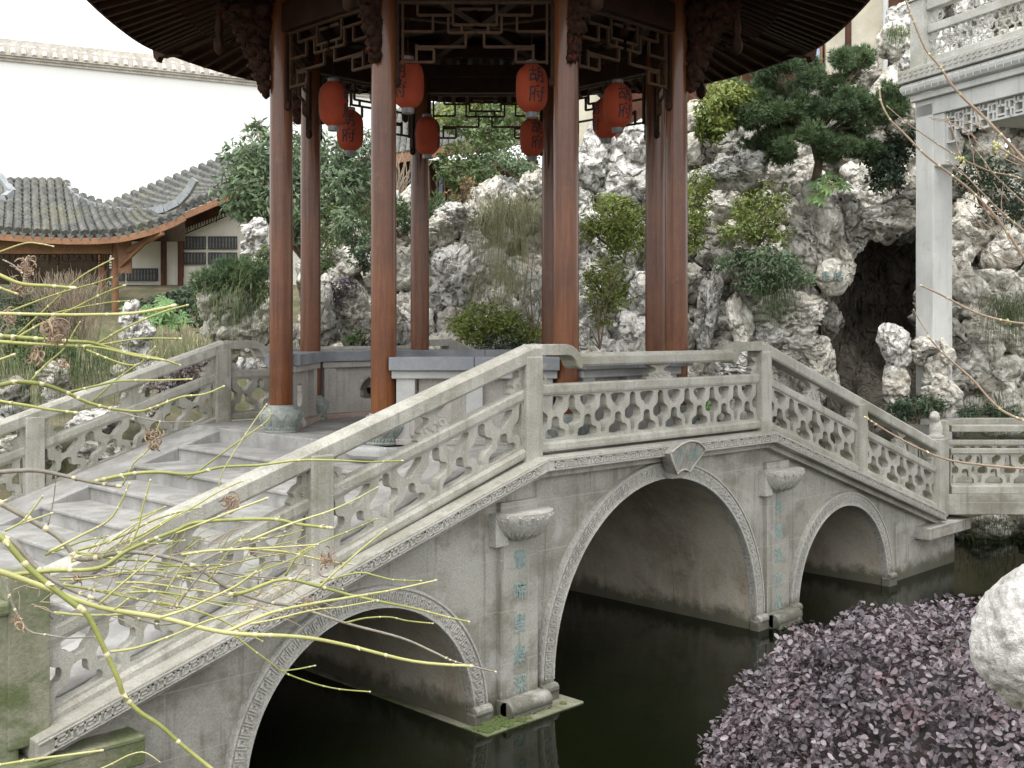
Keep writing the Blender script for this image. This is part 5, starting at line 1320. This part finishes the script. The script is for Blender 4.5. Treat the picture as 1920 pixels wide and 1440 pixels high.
b = MB()   # openwork of interlaced rings
def ring(cx, cz, r, tilt=0, sx=1):
    pts = [Vector(TT(cx+r*sx*math.cos(a), .13, cz+r*math.sin(a))) for a in [2*PI*i/12 for i in range(13)]]; b.tube(pts, .013, 5)
u = .43; k = 0
while u < 7:
    for j, z in enumerate((z0+.20, z0+.32, z0+.44)):
        ring(u+(j % 2)*.07, z, .075); 
    u += .13; k += 1
for u in (.46, 1.35, 2.8, 4.2):
    ring(u, z0+.72, .08, 0, .8); ring(u+.1, z0+.72, .08, 0, .8)
    if u > 1: ring(u+.22, z0+.72, .08, 0, .8)
b.build('openwork', M['lichen'], te)
b = MB()   # hanging fret under the architrave
def fr(u0, u1, za, zb): b.box(u0, u1, .12, .19, za, zb, TT)
zf = zt-.28
for k in range(12):
    u = .70+k*.30; dp = .44-(.10 if 0 < k else 0)-(.07 if k > 2 else 0)
    fr(u, u+.028, zf-dp, zf); fr(u+.15, u+.178, zf-dp, zf-.05)
    fr(u, u+.15, zf-.10, zf-.072); fr(u+.06, u+.088, zf-.10, zf); fr(u+.15, u+.30, zf-.05, zf-.022); fr(u+.21, u+.238, zf-.16, zf-.05)
    fr(u+.028, u+.15, zf-.22, zf-.192); fr(u+.178, u+.30, zf-.16, zf-.132); fr(u+.178, u+.30, zf-.27, zf-.242); fr(u+.028, u+.15, zf-dp+.0, zf-dp+.028); fr(u+.24, u+.268, zf-.27, zf-.16)
b.build('hanging_fret', M['marble'], te)
rkU = thing('rockery', 'pale rocks stacked above and behind the stone terrace at top right', 'rockery', W(19, 7, 6))
topU = [(1600, 160), (1650, 60), (1690, 10), (1740, -30), (1940, -40)]
wall_of_rocks(rkU, 1640, 1950, topU, 215, lambda x, y: 20.2, 56, [M['rockwhite'], M['rock'], M['rockwhite']], 14, size=1.1)
backing(rkU, 1660, 1950, topU, 260, lambda x, y: 20.3, off=.3)

# zigzag bridge at the right: low flat stone walk starting at the newel
zb = thing('zigzag_bridge', 'low flat stone footbridge with openwork railings leaving the arched bridge to the right', 'footbridge', P(1850, 960, 14.8))
ZA = Vector((14.45, 6.42, 0))
def ZT(u, w, z): p = ZA+rt*u+fd*w; return (p.x, p.y, z)
b = MB(); b.box(.05, 5.5, .05, 1.25, .68, .95, ZT); b.build('deck_slab', M['facade'], zb, bevel=.01)
for w_ in (.0, 1.15):
    for (z_0, z_1, t_, nm) in ((1.77, 1.86, .14, 'handrail'), (1.48, 1.55, .10, 'middle_rail'), (.95, 1.06, .14, 'bottom_rail')):
        b = MB(); b.box(.12, 5.5, w_+.06-t_/2+.06, w_+.06+t_/2+.06, z_0, z_1, ZT); b.build(nm, M['rail'], zb, bevel=.01)
    vs, fs = holed([(0, 0), (1.9, 0), (1.9, .43), (0, .43)], panel_holes(1.9, .43), .06)
    for k in range(3):
        b = MB(); b.add([ZT(.12+k*1.85+u, w_+.12+d_, 1.055+v) for u, v, d_ in vs], fs); b.build('lattice_panel', M['rail'], zb)
    for k in range(4):
        b = MB(); u = .02+k*1.82; b.box(u-.07, u+.07, w_+.05, w_+.19, .95, 1.92, ZT); ps = b.build('post', M['rail'], zb, bevel=.01)
        if k:
            b = MB(); c_ = ZT(u, w_+.12, 1.92); b.lathe([(.07, 0), (.08, .03), (.06, .05), (.07, .1), (.06, .17), (.07, .21), (.05, .27), (.02, .3)], c_, 12, 6, .12); b.build('lion_finial', M['carved'], ps, smooth=True)
b = MB(); b.box(1.9, 2.2, .1, 1.2, -.8, .68, ZT); b.build('pier', M['facade'], zb)
cluster('edge_rocks', 'shaded rocks at the waterline below the zigzag footbridge', 'rocks', [(1850, 985, 60, 20, 'rock'), (1930, 990, 50, 24, 'rockdark'), (1790, 1000, 30, 16, 'rockdark')], 16.9)
grass('reeds hanging over the water under the zigzag footbridge', 1850, 985, 16.5, 260, .6, 'grass', .35, rise=.2, fall=1.1)

# ================================================================ FOREGROUND BRANCHES
def crom(pts, n=5):
    out = []
    for i in range(len(pts)-1):
        p0 = pts[max(i-1, 0)]; p1 = pts[i]; p2 = pts[i+1]; p3 = pts[min(i+2, len(pts)-1)]
        for k in range(n):
            t = k/n; out.append(.5*((2*p1)+(p2-p0)*t+(2*p0-5*p1+4*p2-p3)*t*t+(3*p1-p0-3*p2+p3)*t**3))
    out.append(pts[-1]); return out
def branch(par, px, F, d0, d1, mt, dF=0.0, nodes=True, name='branch'):
    m_ = len(px); pts = [P(x, y, F+dF*i/max(1, m_-1)) for i, (x, y) in enumerate(px)]
    q = crom(pts, 5); n = len(q); s_ = F/FOC/2
    b = MB(); rad = [(d0+(d1-d0)*i/(n-1))*s_ for i in range(n)]; b.tube(q, rad, 8)
    br = b.build(name, M[mt], par, smooth=True)
    if nodes:
        b = MB()
        for i in sorted(random.sample(range(1, n-1), max(1, (n-2)//6))):
            j = min(i, n-2); dv = (q[j+1]-q[j]).normalized(); r = rad[i]
            b.tube([q[i]-dv*r*1.3, q[i]-dv*r*.3, q[i]+dv*r*.3, q[i]+dv*r*1.3], [r*.9, r*1.18, r*1.18, r*.9], 8)
            if random.random() < .6 and i < n-1:
                sd_ = dv.orthogonal().normalized(); sd_.rotate(Matrix.Rotation(random.uniform(0, 6.28), 3, dv)); b.tube([q[i], q[i]+sd_*r*2.1+dv*r*1.5], [r*.7, r*.35], 6)
        r = rad[-1]; dv = (q[-1]-q[-2]).normalized(); b.tube([q[-1]-dv*r*2, q[-1]+dv*r*1.2], [r*1.3, r*1.0], 8)
        b.build('bud', M['node'], br, smooth=True)
    return br
mp = thing('maple_tree', 'bare maple branches with green-yellow bark reaching in from the left foreground', 'tree', W(1.8, -1.9, 1.4))
BR_ = [
 ([(-60, 960), (0, 1005), (60, 1070), (135, 1130), (165, 1155), (195, 1215), (222, 1275), (232, 1303), (262, 1335), (300, 1360), (345, 1400), (420, 1460)], 2.0, 14, 9, 'twig', .1),
 ([(-60, 1060), (0, 1072), (80, 1100), (185, 1138), (301, 1158), (422, 1186), (560, 1194), (647, 1209), (775, 1240), (885, 1249)], 2.1, 14, 7, 'yellow', .3),
 ([(20, 1078), (95, 1070), (185, 1065), (241, 1031), (327, 996), (374, 979), (503, 973), (560, 983), (622, 990)], 2.4, 10, 7, 'twig', .2),
 ([(-30, 930), (0, 943), (65, 979), (112, 1009), (142, 1044), (168, 1048), (241, 1035), (327, 1048), (379, 1070), (430, 1104), (499, 1128), (560, 1139), (647, 1168), (752, 1196), (812, 1222), (854, 1241), (930, 1260)], 2.7, 13, 4, 'greytwig', .2),
 ([(-30, 888), (0, 885), (65, 882), (116, 891), (172, 904), (224, 912)], 2.9, 11, 7, 'greytwig', 0),
 ([(172, 904), (241, 889), (297, 885), (357, 889), (413, 876), (486, 872), (560, 863), (630, 863), (690, 866), (755, 864)], 2.9, 8, 4, 'twig', .2),
 ([(92, 1035), (150, 1005), (202, 977), (225, 945), (243, 906)], 2.5, 6, 4, 'yellow', 0),
 ([(241, 1027), (258, 992), (268, 950), (282, 900)], 2.5, 5, 4, 'yellow', 0),
 ([(207, 1222), (258, 1214), (327, 1190), (394, 1162), (473, 1143)], 2.05, 6, 4, 'yellow', .1),
 ([(422, 1186), (508, 1149), (591, 1131), (674, 1117), (737, 1106), (818, 1088)], 2.3, 8, 4, 'yellow', .2),
 ([(301, 1158), (350, 1142), (392, 1123), (440, 1100), (480, 1072)], 2.2, 6, 5, 'yellow', 0),
 ([(430, 1115), (460, 1110), (531, 1086), (595, 1099), (662, 1117), (719, 1129), (782, 1142), (831, 1155), (880, 1166)], 2.6, 9, 4, 'twig', .2),
 ([(470, 1170), (512, 1162), (587, 1144), (640, 1138), (700, 1127)], 2.4, 5, 3, 'yellow', 0),
 ([(647, 1168), (685, 1159), (730, 1157), (764, 1164), (812, 1169)], 2.6, 4, 3, 'twig', 0),
 ([(441, 1192), (475, 1219), (505, 1241), (531, 1260), (587, 1281), (636, 1292), (694, 1297)], 2.6, 4, 3, 'twig', .1),
 ([(531, 1258), (561, 1254), (591, 1248)], 2.6, 3, 3, 'twig', 0),
 ([(600, 1092), (670, 1074), (707, 1080), (737, 1087), (790, 1089)], 2.7, 4, 3, 'twig', 0),
 ([(600, 1100), (625, 1076), (685, 1024), (724, 993)], 2.6, 5, 4, 'yellow', 0),
 ([(535, 1080), (561, 1039), (614, 1012), (659, 994), (706, 973)], 2.7, 5, 3, 'twig', 0),
 ([(390, 1090), (434, 1027), (467, 997)], 2.7, 4, 3, 'twig', 0),
 ([(484, 1095), (490, 1061), (520, 1052), (587, 1061)], 2.8, 4, 3, 'greytwig', 0),
 ([(330, 1000), (400, 973), (450, 953), (501, 934)], 2.4, 5, 5, 'yellow', 0),
 ([(-30, 590), (0, 588), (100, 590), (167, 590), (253, 587), (327, 573)], 2.3, 7, 7, 'yellow', 0),
 ([(-30, 625), (0, 630), (67, 635), (133, 640), (173, 643), (233, 660), (300, 673), (338, 685)], 2.9, 11, 4, 'twig', .2),
 ([(-10, 640), (60, 645), (117, 648), (187, 652), (253, 667), (307, 675)], 3.0, 8, 5, 'twig', 0),
 ([(150, 650), (184, 643), (230, 617), (302, 586), (352, 572)], 3.1, 6, 4, 'twig', 0),
 ([(150, 648), (197, 645), (263, 635), (339, 635)], 3.2, 4, 4, 'twig', 0),
 ([(162, 656), (223, 680), (258, 684), (275, 668), (291, 650)], 3.1, 5, 3, 'twig', 0),
 ([(-30, 728), (0, 722), (33, 716), (72, 719), (98, 726), (127, 737), (158, 752), (186, 761), (219, 768), (262, 771), (295, 761), (341, 744), (383, 739), (420, 724)], 2.8, 11, 4, 'twig', .3),
 ([(122, 737), (186, 722), (230, 714), (295, 713), (359, 711)], 3.0, 5, 4, 'twig', 0),
 ([(175, 752), (212, 717), (240, 695), (260, 682)], 3.0, 4, 3, 'twig', 0),
 ([(-20, 748), (0, 752), (55, 761), (94, 768), (143, 774)], 2.6, 7, 6, 'twig', 0),
 ([(-20, 680), (0, 674), (26, 665)], 2.4, 6, 6, 'yellow', 0),
 ([(59, 713), (88, 682), (120, 654), (140, 620), (150, 604)], 3.1, 5, 3, 'twig', 0),
 ([(-20, 605), (0, 592), (60, 568), (120, 547), (175, 532), (210, 520)], 3.0, 5, 3, 'twig', 0),
 ([(20, 640), (75, 608), (130, 582), (195, 550), (234, 535)], 3.0, 5, 4, 'twig', 0),
 ([(90, 590), (147, 577), (205, 567), (242, 564)], 3.0, 4, 3, 'twig', 0),
 ([(-20, 508), (0, 516), (40, 532), (92, 536), (140, 540)], 2.5, 9, 7, 'twig', 0),
 ([(-20, 482), (0, 472), (47, 456), (75, 457), (100, 462)], 2.8, 4, 3, 'yellow', 0),
 ([(-20, 532), (0, 540), (32, 551)], 2.6, 7, 5, 'twig', 0),
 ([(5, 487), (25, 497), (42, 512)], 3.0, 3, 3, 'greytwig', 0),
 ([(44, 530), (48, 505), (54, 480)], 3.0, 4, 3, 'greytwig', 0),
 ([(30, 630), (90, 575), (150, 520), (212, 485)], 3.2, 4, 3, 'twig', 0),
 ([(-20, 1437), (0, 1434), (69, 1423), (117, 1417), (192, 1407)], 2.0, 6, 5, 'yellow', 0),
 ([(170, 1450), (210, 1432), (244, 1415), (272, 1411), (300, 1429)], 2.2, 4, 2, 'yellow', 0),
 ([(0, 1075), (12, 1100), (28, 1143), (53, 1182), (92, 1191), (128, 1196), (180, 1194)], 3.2, 7, 3, 'greytwig', 0),
 ([(30, 1036), (83, 1082), (125, 1100), (178, 1123), (236, 1151), (294, 1170), (333, 1168)], 3.1, 9, 4, 'greytwig', 0),
 ([(0, 1010), (26, 1016), (65, 1061), (112, 1095), (172, 1121)], 3.0, 13, 9, 'greytwig', 0),
 ([(10, 995), (45, 975), (80, 930)], 2.6, 5, 4, 'yellow', 0), ([(30, 985), (60, 975), (98, 962)], 2.6, 4, 4, 'yellow', 0),
 ([(90, 985), (100, 940), (105, 893)], 2.9, 3, 3, 'greytwig', 0), ([(200, 1020), (250, 985), (310, 950)], 2.6, 4, 3, 'yellow', 0),
 ([(245, 975), (275, 965), (310, 950)], 2.5, 4, 3, 'yellow', 0), ([(185, 1133), (240, 1085), (290, 1043)], 2.2, 5, 4, 'yellow', 0),
 ([(310, 1110), (335, 1070), (352, 1043)], 2.5, 4, 3, 'yellow', 0), ([(215, 1143), (240, 1123)], 2.1, 4, 4, 'yellow', 0),
 ([(330, 1140), (350, 1110), (360, 1098), (390, 1060)], 2.4, 5, 4, 'greytwig', 0),
 ([(230, 910), (250, 870), (280, 840), (300, 790)], 3.0, 4, 3, 'twig', 0), ([(220, 772), (300, 790), (360, 790)], 3.2, 3, 2, 'greytwig', 0),
 ([(350, 900), (430, 840), (500, 790), (505, 770)], 3.0, 4, 3, 'twig', 0), ([(410, 912), (420, 880), (470, 800), (500, 758)], 2.9, 3, 3, 'yellow', 0)]
for px, F, d0, d1, m_, dF in BR_: branch(mp, px, F, d0*.88, d1*.82, m_, dF)
rr = random.Random(11)
for i in range(26):      # second layer of longer shoots sweeping to the right
    x = rr.uniform(60, 470); y = rr.uniform(1010, 1170); a = rr.uniform(-.55, .25); L_ = rr.uniform(120, 260); pts = [(x, y)]
    for k in range(5): x += math.cos(a)*L_/5; y += math.sin(a)*L_/5; a += rr.uniform(-.12, .16); pts.append((x, y))
    branch(mp, pts, rr.uniform(2.4, 3.1), rr.uniform(3.5, 6), 2.5, rr.choice(['twig', 'greytwig', 'yellow', 'twig']), .1)
rr = random.Random(4)
for i in range(110):      # fine net of twiglets in the lower left
    x = rr.uniform(150, 560); y = rr.uniform(1010, 1165); a = rr.uniform(-1.2, .4); L_ = rr.uniform(30, 85); pts = [(x, y)]
    for k in range(3): x += math.cos(a)*L_/3; y += math.sin(a)*L_/3; a += rr.uniform(-.35, .35); pts.append((x, y))
    branch(mp, pts, 2.6+rr.random()*.6, 2.4, 1.2, 'thin' if i % 3 else 'twig', 0, nodes=False, name='twiglet')
for i in range(16):
    x = rr.uniform(20, 80); y = rr.uniform(1080, 1150); a = rr.uniform(-1.6, .6); L_ = rr.uniform(20, 60); pts = [(x, y)]
    for k in range(3): x += math.cos(a)*L_/3; y += math.sin(a)*L_/3; a += rr.uniform(-.5, .5); pts.append((x, y))
    branch(mp, pts, 3.0, 2.2, 1.2, 'thin', 0, nodes=False, name='twiglet')
def curls(par, x, y, F, s_, n):
    b = MB()
    for i in range(n):
        c = P(x+rr.gauss(0, s_*.3), y+rr.gauss(0, s_*.25), F+rr.uniform(-.05, .05)); pts = []; a = rr.uniform(0, 6.28); R0 = s_/FOC*F*rr.uniform(.3, .8); nrm = Vector((rr.gauss(0, 1), rr.gauss(0, 1), rr.gauss(0, .6))).normalized(); t1 = nrm.orthogonal().normalized(); t2 = nrm.cross(t1); sp = rr.uniform(1.2, 3.2)
        for k in range(8):
            t = k/7; r = R0*(1-.35*t); pts.append(c+(t1*math.cos(a+sp*t)+t2*math.sin(a+sp*t))*r-t1*R0*.5)
        b.tube(pts, [.0008+.0014*math.sin(PI*k/7) for k in range(8)], 4)
    b.build('dry_leaves', M['tan'], par)
for (x, y, s_, n) in ((50, 500, 26, 60), (38, 540, 24, 70), (100, 620, 44, 90), (68, 668, 26, 60), (120, 682, 16, 30), (433, 940, 26, 50), (616, 1052, 26, 60), (578, 1132, 16, 40), (145, 1085, 16, 36), (286, 818, 22, 46), (292, 836, 14, 30), (35, 1165, 22, 36), (15, 590, 22, 40)):
    curls(mp, x, y, 2.75, s_*.8, int(n*.6))
b = MB(); b.tube([W(1.8, -1.9, 1.2), W(1.8, -1.8, 2.2), W(1.9, -1.6, 2.6), P(-60, 960, 2.0)], [.05, .04, .03, .012], 10); b.tube([W(1.8, -1.8, 2.2), W(2.2, -1.7, 3.0), P(-30, 630, 2.9)], [.035, .025, .012], 8); b.tube([W(1.9, -1.75, 2.4), P(-60, 1060, 2.1)], [.03, .01], 8)
b.build('trunk', M['bark'], mp, smooth=True)
tw = thing('bare_shrub', 'thin brown budding twigs crossing the marble pillar from the right edge', 'shrub', W(3.2, 2.3, 1.4))
for px, F, d0, d1 in (([(1930, 320), (1918, 297), (1885, 261), (1840, 215), (1805, 182), (1783, 157), (1764, 127), (1745, 105), (1730, 82), (1703, 15), (1695, -10)], 3.0, 9, 4),
                  ([(1930, 500), (1895, 445), (1860, 398), (1821, 358), (1777, 323), (1736, 291), (1690, 245), (1669, 224), (1653, 194), (1649, 166)], 3.0, 8, 4),
                  ([(1793, 291), (1765, 275), (1736, 255), (1701, 231), (1663, 199)], 3.1, 4, 2), ([(1917, 336), (1894, 329), (1859, 322), (1827, 309), (1806, 298), (1797, 281), (1787, 247), (1776, 220)], 3.2, 5, 3),
                  ([(1930, 390), (1902, 364), (1862, 325), (1844, 300), (1822, 274)], 3.1, 4, 3), ([(1930, 440), (1880, 400), (1847, 367), (1812, 331), (1776, 301)], 3.1, 6, 3),
                  ([(1930, 310), (1891, 287), (1867, 272)], 2.9, 5, 4), ([(1930, 608), (1886, 602), (1830, 586), (1765, 553), (1726, 535)], 2.9, 6, 4),
                  ([(1935, 795), (1886, 774), (1858, 751), (1824, 712), (1796, 687), (1765, 659), (1740, 631)], 2.9, 7, 4), ([(1740, 625), (1725, 603), (1713, 580)], 3.0, 3, 2),
                  ([(1935, 880), (1835, 871), (1774, 861), (1717, 838), (1661, 807), (1622, 782)], 2.8, 6, 4)):
    br = branch(tw, px, F, d0*.72, d1*.8, 'browntwig')
rr = random.Random(31)
for i in range(16):
    x = rr.uniform(1800, 1900); y = rr.uniform(200, 470); a_ = rr.uniform(-2.9, -1.9); L_ = rr.uniform(40, 120); pts = [(x+30, y+30)]
    for k in range(3): pts.append((pts[-1][0]+math.cos(a_)*L_/3, pts[-1][1]+math.sin(a_)*L_/3)); a_ += rr.uniform(-.3, .3)
    branch(tw, pts, rr.uniform(2.9, 3.3), 2.6, 1.3, 'browntwig', 0, nodes=False, name='twiglet')
b = MB()
for (x, y) in ((1868, 272), (1866, 280), (1892, 288), (1806, 299), (1797, 296), (1887, 604)):
    c = P(x, y, 3.0)
    for k in range(4): b.lathe([(.001, -.006), (.004, 0), (.001, .006)], c+Vector((rr.gauss(0, .004), rr.gauss(0, .004), rr.gauss(0, .004))), 6)
b.build('yellow_buds', M['yellow'], tw)
b = MB(); b.tube([W(3.2, 2.3, 1.2), W(3.1, 2.0, 2.2), P(1935, 795, 2.9)], [.03, .02, .006], 8); b.tube([W(3.1, 2.0, 2.2), P(1930, 500, 3.0)], [.02, .006], 8); b.tube([W(3.1, 1.9, 2.6), P(1930, 320, 3.0)], [.015, .006], 8); b.build('stem', M['bark'], tw, smooth=True)
